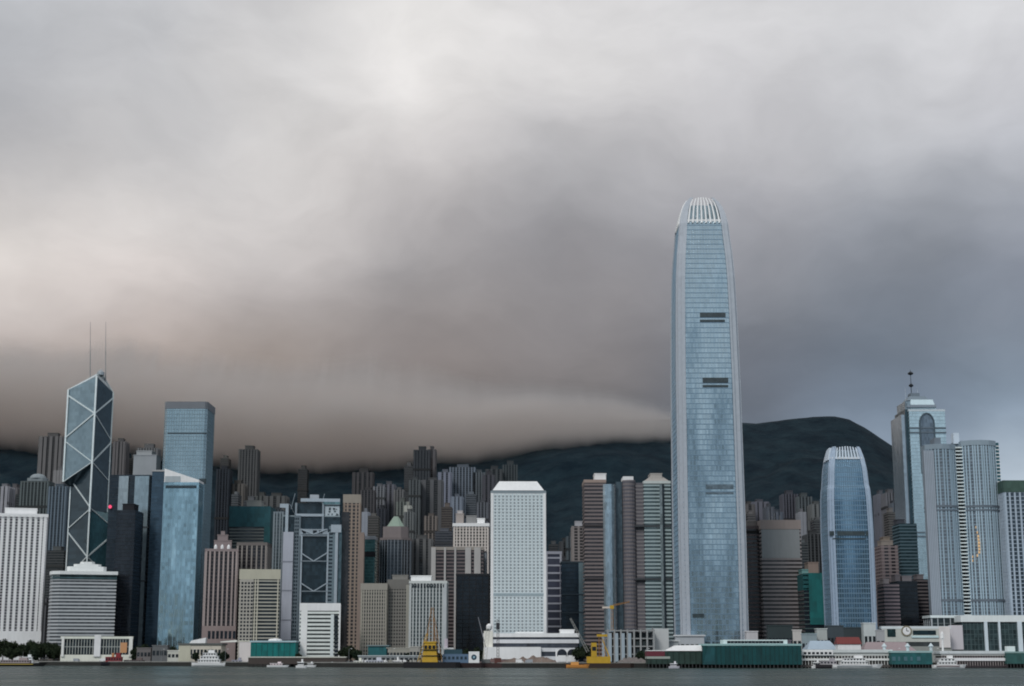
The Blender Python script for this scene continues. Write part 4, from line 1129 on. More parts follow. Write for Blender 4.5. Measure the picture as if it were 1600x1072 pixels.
M = [
 ('pinkish tower low behind the white column tower', -4, 13, 760, 2080, (112,104,108), 0),
 ('short mauve tower beside the teal domed one', 13, 27, 762, 2120, (100,94,100), 2),
 ('plain grey slab squeezed left of the teal domed tower', 25, 36, 772, 2060, (84,92,98), 1),
 ('narrow dark green-grey slab left of the braced tower', 77, 104, 760, 1980, (78,90,96), 2),
 ('small pink-grey tower with a bright roof, touching the braced tower', 85, 98, 735, 2200, (104,100,104), 0),
 ('broad pinkish block half lost in the cloud, left of the braced tower', 63, 98, 682, 2750, (108,99,95), 3),
 ('grey block low between the white column tower and the hotel slab', 72, 100, 860, 1900, (92,100,106), 1),
 ('brown-grey block low beside the white column tower', 66, 90, 935, 1760, (112,106,108), 2),
 ('hazy tower just right of the braced tower top', 178, 196, 690, 2700, (84,80,82), 0),
 ('hazy tower between braced and square towers', 216, 246, 700, 2640, (92,88,88), 2),
 ('dark slab with a pale top hugging the square tower', 339, 358, 733, 2180, (50,58,70), 2),
 ('lone pale-sided tower reaching into the cloud base', 374, 402, 702, 2330, (92,90,92), 2),
 ('brownish tower left of the lone cloud-base tower', 358, 381, 756, 2200, (84,76,74), 0),
 ('grey tower right of the lone cloud-base tower', 399, 416, 775, 2250, (78,82,88), 0),
 ('wide grey block with a roof mast behind the truss bank', 414, 446, 775, 2220, (84,86,90), 3),
 ('slim dark tower at the left shoulder of the truss bank', 424, 440, 796, 2050, (74,84,92), 2),
 ('pinkish low roofs above the green netting', 381, 400, 782, 2100, (120,112,108), 1),
 ('stepped dark tower with a pale top above the brown bank tower', 552, 582, 738, 2480, (72,72,80), 0),
 ('dark brown-grey slab just right of the brown bank tower', 564, 585, 766, 2250, (80,76,80), 2),
 ('slim pale-ribbed tower right of the stepped dark tower', 584, 600, 760, 2300, (94,94,100), 2),
 ('mauve tower with two pale ribs', 598, 616, 757, 2350, (88,82,88), 0),
 ('narrow grey tower beside the mauve one', 616, 630, 765, 2330, (84,86,92), 2),
 ('greenish-grey tower above the pyramid roof', 620, 636, 784, 2150, (96,104,100), 2),
 ('tallest dark slab on the hillside, its flat top in the cloud', 647, 671, 703, 2420, (58,64,76), 2),
 ('thin pinkish tower leaning on the tallest dark slab', 669, 680, 702, 2480, (80,76,82), 0),
 ('grey tower in front of the tallest dark slab', 640, 656, 750, 2150, (80,86,92), 2),
 ('mauve-brown tower with a pale left rib', 660, 690, 750, 2180, (78,74,76), 3),
 ('blue-grey tower left of the wide curved block', 686, 704, 738, 2260, (92,90,98), 0),
 ('wide bluish curved block of many ribs', 703, 742, 730, 2300, (84,90,100), 2),
 ('bluish block stepping down from the wide curved one', 740, 757, 738, 2300, (76,86,96), 2),
 ('pinkish tower behind the left edge of the white grid tower', 755, 772, 742, 2280, (84,78,84), 0),
 ('row-like tower on the ridge above the white grid tower', 760, 784, 733, 2620, (68,72,80), 0),
 ('teal tower on the ridge above the white grid tower', 786, 808, 726, 2650, (56,68,76), 2),
 ('slim grey tower behind the dark pyramid-roofed block', 632, 646, 800, 2000, (78,84,90), 2),
 ('low mauve block left of the cream hotel', 680, 708, 830, 1900, (90,86,94), 1),
 ('blue-grey ribbed block right of the dark glass drum', 642, 674, 842, 1850, (94,100,112), 0),
 ('dark block left of the slim banded brown tower', 886, 902, 838, 1900, (60,74,82), 2),
 ('small mauve block beside the navy glass block', 868, 890, 875, 1750, (76,78,90), 1),
 ('rosy tower at the right flank of the tallest tower', 1165, 1178, 788, 2120, (98,92,100), 0),
 ('rosy tower with a rounded top', 1177, 1199, 784, 2150, (100,94,102), 3),
 ('purple-grey tower behind the plain brown-grey one', 1223, 1246, 772, 2250, (70,68,84), 2),
 ('low teal-grey tower behind the plain brown-grey one', 1206, 1222, 800, 2150, (64,72,86), 0),
 ('grey tower right of the purple-grey one', 1247, 1268, 776, 2230, (76,86,96), 2),
 ('greenish tower left of the smaller blue glass tower', 1268, 1286, 788, 2180, (84,88,92), 0),
 ('pale block at the knee of the plain brown-grey tower', 1250, 1262, 848, 1800, (92,98,108), 1),
 ('bluish block above the green netted building', 1260, 1284, 835, 1850, (74,78,90), 2),
 ('mauve tower right of the smaller blue glass tower', 1372, 1384, 772, 2150, (84,86,98), 0),
 ('pink-grey tower with a dark drum on its roof', 1384, 1402, 770, 2120, (98,96,104), 2),

 ('stub tower peeping over the wrapped building, left side', 362, 372, 772, 2020, (98,96,96), 1),
 ('short grey tower between the lone cloud-base tower and the truss bank', 404, 413, 789, 1950, (104,104,104), 0),
 ('pale narrow tower beside the brown bank tower shoulder', 566, 575, 800, 2000, (112,108,108), 0),
 ('low tan tower with a flat cap above the teal glass front block', 575, 591, 806, 1930, (104,96,92), 1),
 ('dark narrow tower left of the pyramid roof', 590, 602, 795, 2080, (60,64,74), 2),
 ('pale thin tower right of the pyramid roof', 633, 641, 790, 2060, (118,122,120), 0),
 ('brown low tower in front of the mauve-brown ribbed tower', 664, 682, 806, 1960, (94,84,82), 2),
 ('small pinkish tower left of the cream hotel roof', 690, 706, 792, 2050, (106,94,94), 1),
 ('grey tower between the wide curved block and the cream hotel', 706, 722, 776, 2120, (90,92,100), 0),
 ('pale grey tower behind the cream hotel roof', 728, 744, 772, 2140, (102,104,108), 1),
 ('slender dusky tower beside the white grid tower left edge', 746, 762, 785, 2060, (78,78,88), 2),
 ('little hazy house block high on the slope above the truss bank', 466, 480, 733, 2900, (88,86,88), 1),
 ('tiny pale block high on the slope left of the tallest dark slab', 632, 645, 728, 2880, (86,86,92), 1),
 ('tiny grey block high on the slope right of the square tower', 345, 357, 716, 2900, (88,84,84), 1),
 ('squat hazy block on the slope right of the braced tower', 200, 216, 716, 2760, (92,88,86), 1),
 ('low pinkish block between the pale glass fins and square tower', 222, 240, 728, 2300, (104,98,98), 0),
 ('narrow tower at the right flank of the tallest tower, second row', 1168, 1180, 803, 1900, (104,96,98), 1),
 ('slim pale tower above the blank upper wall', 1198, 1208, 792, 2080, (92,94,104), 0),
 ('low lilac tower right of the plain brown-grey one', 1250, 1258, 800, 2060, (92,92,106), 0),
 ('grey stepped tower left of the smaller blue glass tower knee', 1272, 1287, 812, 1960, (96,98,104), 1),
 ('small tower with a pale lid between the two right glass towers', 1388, 1400, 800, 1980, (110,104,106), 1),
 ('dark slope-side tower just left of the pointed tower', 1394, 1406, 786, 2100, (70,76,86), 2),
 ('small dusky tower left of the left brown twin tower', 876, 888, 846, 2000, (62,66,76), 0),
 ('low grey block behind the navy glass block', 858, 872, 850, 1950, (82,86,94), 1),
]
for lb, xl, xr, yt, Y, col, stl in M:
    mid(lb, xl, xr, yt, Y, col, stl)
o = mid('teal tower with a domed roof, behind the white column tower', 33, 76, 752, 2050, (84,98,104), 2, plant=())
MB().prism(chamfer(4)(o.w * .7, 18), o.h, o.h + 5).build('roof_drum', wall((104,112,116)), o.root)
MB().lathe(0, 0, [(11, o.h + 5), (9.5, o.h + 8), (6, o.h + 10.4), (.4, o.h + 11.4)], 12).build('dome', wall((112,120,124)), o.root)
o = tower('glass_drum', 'dark glass drum with a curved pale right side, under the pyramid roof', 593, 640, 840, 1800, 40, plan=chamfer(9), walls=(96,92,96), gl=(.04,.05,.06), gkw=dict(metal=.5), floor=3.6, band=(.7, .25), band_col=(70,74,82), pier=(4, .8, .5), pier_col=(108,116,124), sep=False, cap=(2.5, .4), cap_col=(104,96,96), cat='office block')
MB().prism(offset(o.poly, -3), o.h, o.lz(822)).build('upper_drum', wall((110,102,102)), o.root)
pr = offset(o.poly, -7)
MB().prism(pr, o.lz(822), o.lz(805), [(p_[0] * .25, p_[1] * .25) for p_ in pr]).build('pyramid_roof', wall((112,128,116)), o.root)
o = tower('office_block', 'small block with a teal glass front, left of the dark glass drum', 568, 586, 838, 1780, 28, walls=(110,118,126), gl=(.06,.16,.17), gkw=dict(metal=.3), floor=3.6, band=(.6, .2), band_col=(60,100,104), cap=(3.5, .5), cap_col=(120,124,130), sep=False)
MB().box(-o.w/2 - .5, o.w/2 + .5, o.fy - .6, o.fy + 3, o.lz(870), o.lz(862)).build('dark_floor', wall((24,36,44)), o.root)
o = tower('office_tower', 'grey tower edge behind the left flank of the truss bank', 428, 443, 800, 1760, 30, walls=(92,104,112), gl=(.05,.07,.08), floor=3.8, band=(.8, .2), band_col=(80,92,100), pier=(4, 1.3, .6), pier_col=(110,120,126), sep=False)

# ------------------------------------------------------------------ the waterfront
def base_at(px, Y, z=GZ):
    """point on the ground below photo column px"""
    d = ray(px, 1030); s = Y / d.y
    return Vector((d.x * s, Y, z))
def shed(name, label, xl, xr, yt, Y, d, walls, roof, cat='pier building', roofh=1.2, over=1.2, posts=0, post_col=(60,60,62), zb=GZ, open_h=0.0, ridge=0.0, group=None, band=None, nwin=0, win=(.015,.02,.024)):
    """low waterfront building: walls, roof slab or ridge roof, posts under it, window openings"""
    a, b_ = at(xl, yt, Y), at(xr, yt, Y)
    wd, xc = b_.x - a.x, (a.x + b_.x) / 2
    h = a.z - zb
    r = thing(name, label, cat, (xc, Y + d / 2, zb), 0, group)
    wm = wall(walls) if not isinstance(walls, bpy.types.Material) else walls
    MB().box(-wd/2, wd/2, -d/2, d/2, open_h, h - roofh).build('wall', wm, r)
    rm = wall(roof) if not isinstance(roof, bpy.types.Material) else roof
    if ridge:
        MB().add([(-wd/2-over,-d/2-over,h-roofh),(wd/2+over,-d/2-over,h-roofh),(wd/2+over,d/2+over,h-roofh),(-wd/2-over,d/2+over,h-roofh),(-wd/2+ridge,0,h),(wd/2-ridge,0,h)],
                 [(0,3,2,1),(0,1,5,4),(1,2,5),(2,3,4,5),(3,0,4)]).build('roof', rm, r)
    else:
        MB().box(-wd/2-over, wd/2+over, -d/2-over, d/2+over, h-roofh, h).build('roof', rm, r)
    if posts:
        me = MB().box(-.35, .35, -.35, .35, -4 if zb < GZ or open_h == 0 else 0, max(open_h, .2)).mesh('post')
        for k in range(posts): put('post', me, wall(post_col), r, loc=(-wd/2 + .6 + (wd - 1.2) * k / (posts - 1), -d/2 + .5, 0))
    if band:
        for z0, z1, c in band: MB().box(-wd/2-.3, wd/2+.3, -d/2-.3, d/2, h * z0, h * z1).build('wall_band', wall(c), r)
    if nwin:
        me = MB().box(-wd/nwin*.33, wd/nwin*.33, -.25, .2, h*.38, h*.66).mesh('window')
        for k in range(nwin): put('window', me, glass(win, cw=2, ch=3), r, loc=(-wd/2 + wd*(k+.5)/nwin, -d/2, 0))
    r['_w'] = wd; r['_h'] = h; r['_d'] = d
    return r

# --- civic hall on the left
o = tower('civic_hall', 'low civic hall with a white frame round two glazed halls, by the trees', 99, 205, 995, 1560, 26, rz=0.24, walls=(184,184,170), gl=(.03,.04,.045), gkw=dict(cw=4, ch=6, var=.9), floor=9.0, band=(1.0, .15), band_col=(120,124,122), cap=(2.0, 1.2), cap_col=(170,172,162), cat='civic hall', base=(1023, (176,174,162), .6))
for x0, x1, c in ((98, 102, (176,176,168)), (147, 157, (206,204,178)), (200, 205.5, (190,184,164))):
    addbox(o, 'frame_pier', x0, x1, 992 if x0 == 147 else 995, 1026, 3, wall(c), proud=2.2)
for k in range(10): addbox(o, 'mullion', 106 + k * 4.3, 106.7 + k * 4.3, 999, 1022, .6, wall((150,152,146)), proud=.9)
for k in range(9): addbox(o, 'mullion', 161 + k * 4.2, 161.7 + k * 4.2, 999, 1022, .6, wall((150,152,146)), proud=.9)
addbox(o, 'orange_banner', 187, 197, 1004, 1020, .3, wall((168,122,84)), proud=1.2)

# --- low halls between the square tower and the cream block
r = shed('ferry_hall', 'beige waterfront hall with a dark flat roof and small arched openings', 280, 346, 1005, 1500, 24, (158,152,140), (84,88,86), nwin=12, roofh=1.6)
MB().box(-r['_w']/2 - .2, -r['_w']/2 + 11, -r['_d']/2 - .4, r['_d']/2, .1, r['_h'] - 1).build('end_wall', wall((150,148,132)), r)
MB().add([(-12,-4,r['_h']),(3,-4,r['_h']),(3,4,r['_h']),(-12,4,r['_h']),(-10,-4,r['_h']+2.5),(3.5,-4,r['_h']+5.2),(3.5,4,r['_h']+5.2),(-10,4,r['_h']+2.5)], [(0,3,2,1),(4,5,6,7),(0,1,5,4),(1,2,6,5),(2,3,7,6),(3,0,4,7)]).build('slanted_roof', wall((196,202,202)), r)
r = shed('stair_hall', 'pale lilac blank-walled hall left of the green shed', 374, 392, 1001, 1470, 20, (166,160,158), (180,172,158), roofh=.8, over=.5)
MB().add([(-24,-3,r['_h']-1.5),(-9,-3,r['_h']-1.2),(-9,3,r['_h']-1.2),(-24,3,r['_h']-1.5),(-24,-3,r['_h']-.8),(-9,-3,r['_h']+.6),(-9,3,r['_h']+.6),(-24,3,r['_h']-.8)], [(0,3,2,1),(4,5,6,7),(0,1,5,4),(1,2,6,5),(2,3,7,6),(3,0,4,7)]).build('awning', wall((186,180,164)), r)
green = netting((0,76,74)); dgreen = netting((0,44,46)); olive = netting((26,42,38))
r = shed('pier_shed', 'bright green pier shed with a pale roof edge, beside the small white office block', 392, 462, 1001, 1420, 22, green, (130,150,156), roofh=1.5, over=.8)
MB().lathe(0, 0, [(6.5, r['_h']), (5.5, r['_h'] + 1.4), (.3, r['_h'] + 2.2)], 10).build('roof_light', wall((200,200,204)), r)
for k in range(1, 8): MB().box(-r['_w']/2 + k * r['_w']/8 - .15, -r['_w']/2 + k * r['_w']/8 + .15, -r['_d']/2 - .25, -r['_d']/2, 0, r['_h'] - 1.5).build('wall_seam', wall((16,70,72)), r)
r = shed('landing_stage', 'long low landing stage with a pale deck edge under the green shed', 388, 540, 1026, 1330, 10, (70,62,58), (150,150,142), roofh=.9, over=.4, zb=0, open_h=2.4, posts=22, post_col=(48,44,42), cat='landing stage')
r = shed('pier_shed', 'dark green shed with a grey roof in front of the beige hotel block', 575, 606, 1008, 1420, 18, netting((22,66,70)), (96,112,116), roofh=1.0)
r = shed('landing_stage', 'low grey quay shelter stretching left of the first yellow crane', 560, 660, 1024, 1300, 9, (110,114,116), (140,146,148), roofh=.8, over=.5, posts=14, open_h=2.6, nwin=14, cat='quay shelter')

# --- construction ground in the middle
def mound(label, x0, x1, Y, h, col, seed):
    random.seed(seed)
    mb = MB(); n_ = 26; rows = []
    A, Bx = base_at(x0, Y).x, base_at(x1, Y).x
    for j in range(6):
        row = []
        for i in range(n_ + 1):
            t = i / n_
            e = math.sin(PI * t) ** .5 * math.sin(PI * j / 5)
            hh = h * e * (.75 + .5 * noise.noise(Vector((i * .45, j * .6, seed))))
            row.append((A + (Bx - A) * t, Y + (j / 5) * 16, GZ - .05 + max(0, hh)))
        rows.append(row)
    vs = [p for r_ in rows for p in r_]
    fs = [(j*(n_+1)+i, j*(n_+1)+i+1, (j+1)*(n_+1)+i+1, (j+1)*(n_+1)+i) for j in range(5) for i in range(n_)]
    ob = mb.add(vs, fs).build('earth_mound', wall(col, .95, .6))
    ob['label'] = label; ob['category'] = 'earth mound'
mound('brown heap of spoil below the long low white building', 783, 872, 1262, 6.5, (104,90,82), 2)
mound('reddish low heap of spoil by the tall thin pole', 748, 800, 1264, 4.2, (96,76,74), 5)
mound('grey-brown heap beside the concrete frame', 965, 1016, 1258, 5.5, (98,92,90), 8)
r = shed('site_fence', 'dark red-brown sheet pile wall along the construction quay', 745, 905, 1036, 1247, 2, (66,46,44), (58,50,48), roofh=.3, over=0, zb=-1, cat='sheet pile wall')
mp = MB()
r = thing('unfinished_building', 'unfinished concrete frame of slabs and columns behind the second yellow crane', 'building site', base_at(985, 1330))
cm_ = wall((122,124,124))
Wf, Hf = 40.0, 27.0
for k in range(4): MB().box(-Wf/2, Wf/2, -8, 8, 6.4 * (k + 1), 6.4 * (k + 1) + .9).build('slab', cm_, r)
me = MB().box(-.7, .7, -.7, .7, 0, 27).mesh('column')
for k in range(8): put('column', me, cm_, r, loc=(-Wf/2 + 1 + k * (Wf - 2) / 7, -7.8, 0))
MB().box(-Wf/2 + 1, Wf/2 - 1, 5, 7, .1, 25).build('back_wall', wall((70,78,82)), r)
MB().box(4, 16, -6, 4, .1, 18).build('dark_core', wall((44,56,58)), r)
for k in range(5): MB().box(-Wf/2 - 4 + k * 5.4, -Wf/2 - 1.4 + k * 5.4, -9.4, -9, 1, 24).build('hanging_sheet', wall((124,136,144)), r)
r = thing('concrete_wedge', 'pale concrete wall panel with a slanted left edge by the concrete frame', 'concrete wall', base_at(1028, 1340))
MB().add([(-9,-4,0),(9,-4,0),(9,4,0),(-9,4,0),(-4,-4,28),(9,-4,28),(9,4,28),(-4,4,28)], [(0,3,2,1),(4,5,6,7),(0,1,5,4),(1,2,6,5),(2,3,7,6),(3,0,4,7)]).build('panel', wall((146,148,148)), r)
MB().bar((-9.5, -5, 0), (-4.4, -5, 29), .6).build('edge_beam', wall((100,98,98)), r)
r = shed('site_building', 'pale grey low hall left of the tallest tower base', 1036, 1060, 1000, 1350, 18, (130,136,138), (150,154,154))
r = shed('podium', 'grey low podium wall at the left foot of the tallest tower', 1055, 1100, 992, 1372, 6, (136,140,144), (150,152,154), nwin=6)

# --- piers on the right
r = shed('green_pier', 'dark mottled green pier with a white slanting roof and maroon left end', 1012, 1100, 1016, 1222, 20, olive, (170,176,172), roofh=.6, over=.3, zb=0, open_h=3.0, posts=16, cat='ferry pier', group='green clad piers')
W_, H_, D_ = r['_w'], r['_h'], r['_d']
MB().add([(-W_/2+14,-D_/2-1,H_-.5),(W_/2+1,-D_/2-1,H_-.5),(W_/2+1,D_/2,H_-.5),(-W_/2+14,D_/2,H_-.5),(-W_/2+22,-D_/2+2,H_+3.6),(W_/2,-D_/2+2,H_+3.9),(W_/2,D_/2-2,H_+3.9),(-W_/2+22,D_/2-2,H_+3.6)], [(0,3,2,1),(4,5,6,7),(0,1,5,4),(1,2,6,5),(2,3,7,6),(3,0,4,7)]).build('white_roof', wall((204,212,210)), r)
MB().box(-W_/2 - .5, -W_/2 + 13, -D_/2 - .5, D_/2, H_ * .66, H_ - .7).build('maroon_end', wall((104,44,56)), r)
MB().box(-W_/2 - .5, -W_/2 + 17, -D_/2 - .4, D_/2, H_ * .52, H_ * .65).build('wall_band', wall((128,134,128)), r)
for k in range(10): MB().box(-W_/2 + 2 + k * W_/10, -W_/2 + 2.4 + k * W_/10, -D_/2 - .35, -D_/2, 3, H_ - .7).build('wall_seam', wall((24,52,44)), r)
r = shed('green_pier', 'large teal green netted pier in front of the tallest tower', 1098, 1252, 1006, 1215, 24, dgreen, (116,146,146), roofh=1.4, over=.3, zb=0, open_h=2.6, posts=26, cat='ferry pier', group='green clad piers')
W_, H_, D_ = r['_w'], r['_h'], r['_d']
MB().box(-W_/2 + 16, W_/2 - 10, -D_/2 + 3, D_/2 - 3, H_, H_ + 3.1).build('upper_roof', wall((160,172,172)), r)
for k in range(16): MB().box(-W_/2 + 19 + k * (W_ - 32) / 16, -W_/2 + 21.5 + k * (W_ - 32) / 16, -D_/2 + 2.8, -D_/2 + 3.1, H_ + .4, H_ + 2.2).build('clerestory_window', glass(DK), r)
for k in range(1, 22): MB().box(-W_/2 + k * W_/22 - .12, -W_/2 + k * W_/22 + .12, -D_/2 - .22, -D_/2, 2.6, H_ - 1.4).build('wall_seam', wall((10,62,62)), r)
MB().add([(-W_/2-.3,-D_/2-.4,2.7),(-W_/2+9,-D_/2-.4,2.7),(-W_/2+9,-D_/2-.3,H_-1.5),(-W_/2+4,-D_/2-.3,H_-1.5)], [(0,1,2,3)]).build('slant_panel', netting((12,52,56)), r)  # slant-edged sheet of slightly lighter green netting
r = shed('ferry_pier', 'white double-deck ferry pier with dark open decks, middle of the right shore', 1252, 1392, 1015, 1228, 22, (150,152,150), (156,160,160), roofh=2.3, over=1, zb=0, open_h=9.2, posts=30, post_col=(150,150,148), cat='ferry pier', group='white decked piers')
W_, H_, D_ = r['_w'], r['_h'], r['_d']
MB().box(-W_/2, W_/2, -D_/2 - .5, D_/2, 5.6, 7.2).build('upper_deck', wall((176,172,170)), r)
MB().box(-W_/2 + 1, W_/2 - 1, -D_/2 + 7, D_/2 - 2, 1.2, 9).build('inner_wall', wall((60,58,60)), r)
MB().box(-W_/2, W_/2, -D_/2 - .5, D_/2, .6, 2.4).build('lower_deck', wall((80,76,74)), r)
MB().box(-W_/2 - .4, -W_/2 + 24, -D_/2 - 1.6, D_/2, 9.6, 13.4).build('white_gallery', wall((176,184,188)), r)
for k in range(7): MB().box(-W_/2 + 1.5 + k * 3.2, -W_/2 + 3.6 + k * 3.2, -D_/2 - 1.8, -D_/2 - 1.5, 10.4, 12).build('gallery_window', glass(DK), r)
r = shed('kiosk_hall', 'little white hall with a red roof behind the white ferry pier', 1309, 1345, 1006, 1290, 12, (206,196,188), (112,52,50), roofh=.4, over=.6, cat='hall')
W_, H_, D_ = r['_w'], r['_h'], r['_d']
MB().add([(-W_/2-.8,-D_/2-.8,H_-.2),(W_/2+.8,-D_/2-.8,H_-.2),(W_/2+.8,D_/2,H_-.2),(-W_/2-.8,D_/2,H_-.2),(-W_/2,0,H_+5.4),(W_/2,0,H_+5.4)], [(0,3,2,1),(0,1,5,4),(1,2,5),(2,3,4,5),(3,0,4)]).build('red_roof', wall((112,52,50)), r)
for x_ in (-8, -2.5, 3, 8): MB().box(x_ - .9, x_ + .9, -D_/2 - .25, -D_/2 + .1, 1, H_ * .6).build('window', wall((150,140,132)), r)
r = shed('grey_shed', 'blue-grey ridge roofed shed left of the red roofed hall', 1262, 1308, 1001, 1300, 22, (112,120,128), (128,142,154), roofh=7, over=.6, ridge=4, cat='shed')
r = shed('brown_shed', 'wide mauve-brown roofed shed right of the red roofed hall', 1348, 1432, 1003, 1300, 26, (110,104,104), (126,112,114), roofh=8, over=.6, ridge=6, cat='shed')
r = shed('green_pier', 'green pier with small pale wall panels below the clock hall', 1392, 1456, 1017, 1220, 22, netting((22,64,66)), (120,146,146), roofh=1.4, over=.4, zb=0, open_h=2.8, posts=14, cat='ferry pier', group='green clad piers')
W_, H_, D_ = r['_w'], r['_h'], r['_d']
for k, x_ in enumerate((-15, -10.5, -6, -1, 4)): MB().box(x_, x_ + 2.6 - (k % 2), -D_/2 - .3, -D_/2 + .1, H_ * .42, H_ * .66).build('pale_panel', wall((64,98,108)), r)
for x_ in (-18, 0, 18): MB().lathe(x_, 0, [(1.2, H_), (1.2, H_ + 3), (2.2, H_ + 3.4), (.2, H_ + 6)], 8).build('roof_vent', wall((150,160,164)), r)
r = shed('ferry_pier', 'long white double-deck ferry pier with a row of dark posts, right end of the shore', 1470, 1572, 1017, 1224, 22, (168,166,164), (158,162,164), roofh=2.2, over=1, zb=0, open_h=9.4, posts=26, post_col=(120,112,112), cat='ferry pier', group='white decked piers')
W_, H_, D_ = r['_w'], r['_h'], r['_d']
MB().box(-W_/2, W_/2, -D_/2 - .5, D_/2, 5.4, 7.6).build('upper_deck', wall((180,170,172)), r)
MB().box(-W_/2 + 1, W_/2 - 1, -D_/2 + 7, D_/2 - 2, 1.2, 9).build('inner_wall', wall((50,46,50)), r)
MB().box(-W_/2, W_/2, -D_/2 - .4, D_/2, .5, 1.8).build('lower_deck', wall((62,54,58)), r)
MB().lathe(-W_/2 + 3, -6, [(.8, 9), (.8, H_ + 9), (1.6, H_ + 9.4), (1.2, H_ + 13), (.1, H_ + 15)], 8).build('beacon_tower', wall((196,190,176)), r)
r = shed('green_pier', 'plain dull green pier cut by the right edge of the frame', 1572, 1640, 1018, 1220, 22, netting((34,64,62)), (110,134,132), roofh=1.2, over=.3, zb=0, open_h=3.2, posts=14, cat='ferry pier', group='green clad piers')
MB().box(-14, -8, -6, 0, r['_h'], r['_h'] + 4).build('roof_box', wall((164,172,172)), r)

# --- podium with the clock
o = tower('podium_hall', 'pale podium hall with a round clock and a dark slot window', 1378, 1484, 979, 1400, 30, walls=(150,150,142), gl=(.05,.055,.055), floor=20, cap=(2, .8), cap_col=(160,166,168), cat='podium', base=(1010, (120,122,118), .4))
addbox(o, 'slot_window', 1426, 1462, 985, 992, .6, glass((.01,.025,.03)), proud=1.0)
addbox(o, 'wall', 1378, 1484, 980, 1003, .9, wall((150,152,146)), proud=.6)
addbox(o, 'ledge', 1424, 1466, 993.5, 996.5, 1.4, wall((150,170,172)), proud=1.6)
addbox(o, 'dark_opening', 1386, 1399, 983, 995, .6, glass((.01,.03,.03)), proud=1.0)
addbox(o, 'right_wall', 1467, 1484, 979, 1012, 2, wall((166,162,160)), proud=1.6)
ck = MB().disc(o.lx(1416, 986), o.fy - 1.3, o.lz(986), 4.6, .5, 24).build('clock', wall((112,106,88)), o.root)
MB().disc(o.lx(1416, 986), o.fy - 1.45, o.lz(986), 3.4, .12, 24).build('clock_face', wall((208,202,184)), ck)
MB().box(o.lx(1416, 986) - .3, o.lx(1416, 986) + .3, o.fy - 1.6, o.fy - 1.47, o.lz(986), o.lz(986) + 2.7).box(o.lx(1416, 986) + .32, o.lx(1416, 986) + 2.0, o.fy - 1.6, o.fy - 1.47, o.lz(986) - .3, o.lz(986) + .3).build('clock_hands', wall((40,40,40)), ck)
o = tower('podium_block', 'dark glazed podium storey with a flat pale roof, under the left apartment tower', 1455, 1504, 962, 1440, 26, walls=(140,146,150), gl=(.03,.045,.05), floor=8, band=(.6, .2), band_col=(90,98,100), pier=(6, .7, .4), cap=(2, 1.2), cap_col=(164,172,176), cat='podium')
o = tower('podium_hall', 'big glazed podium with a heavy white frame at the right edge', 1503, 1640, 962, 1420, 30, walls=(168,176,182), gl=(.03,.05,.052), gkw=dict(cw=2.2, ch=3.6, var=.9), floor=4.2, band=(.35, .15), band_col=(70,88,90), pier=(3.4, .35, .25), pier_col=(74,92,94), cap=(5.5, 1.8), cap_col=(166,176,184), cat='podium')
for x0, x1 in ((1538, 1543), (1560, 1563), (1590, 1597)): addbox(o, 'frame_pier', x0, x1, 971, 1024, 3, wall((158,168,176)), proud=2)
addbox(o, 'left_wall', 1483, 1503.5, 977, 1015, 3, wall((158,154,158)), proud=2.6)

# --- clutter of low white and grey boxes along the shore road
random.seed(21)
CL = [(1166,1184,986,1340,(150,148,150),'pale grey plant hut at the right foot of the tallest tower'),
      (1200,1238,977,1330,(48,60,62),'dark glazed podium under the plain brown-grey tower'),
      (1238,1252,984,1330,(150,146,142),'stone coloured porch beside the dark glazed podium'),
      (1252,1276,990,1330,(112,124,128),'small grey-blue hut below the green netted building'),
      (1276,1292,982,1340,(136,140,138),'pale hut with a flat lid, below the green netted building'),
      (1292,1318,977,1340,(60,70,76),'dark low hall at the foot of the smaller blue glass tower'),
      (1318,1348,980,1340,(52,62,66),'dark open canopy right of the low dark hall'),
      (1349,1368,973,1330,(146,152,152),'white tapering funnel structure near the brown shed'),
      (1368,1382,984,1330,(130,132,134),'grey cabin right of the white tapering structure'),
      (1220,1236,1000,1300,(90,86,94),'small mauve cabin behind the large green pier'),
      (640,656,1010,1400,(130,128,122),'small beige cabin left of the first yellow crane'),
      (604,640,1012,1420,(126,124,116),'beige plinth wall below the darker concrete wing'),
      (214,236,1012,1540,(96,92,92),'grey hut left of the moored white ferry'),
      (238,262,1008,1535,(88,90,92),'dusky low shed left of the beige waterfront hall'),
      (262,280,1016,1500,(150,150,142),'pale cabin at the end of the beige waterfront hall'),
      (60,98,1030,1590,(120,112,106),'low brown quay wall under the big trees')]
for xl, xr, yt, Y, c, lb in CL:
    rr = shed('site_cabin' if xr - xl < 26 else 'low_hall', lb, xl, xr, yt, Y, 9, c, tuple(min(255, int(v * 1.15)) for v in c), cat='cabin' if xr - xl < 26 else 'low hall', roofh=.6, over=.5, nwin=max(2, int((xr - xl) / 5)))

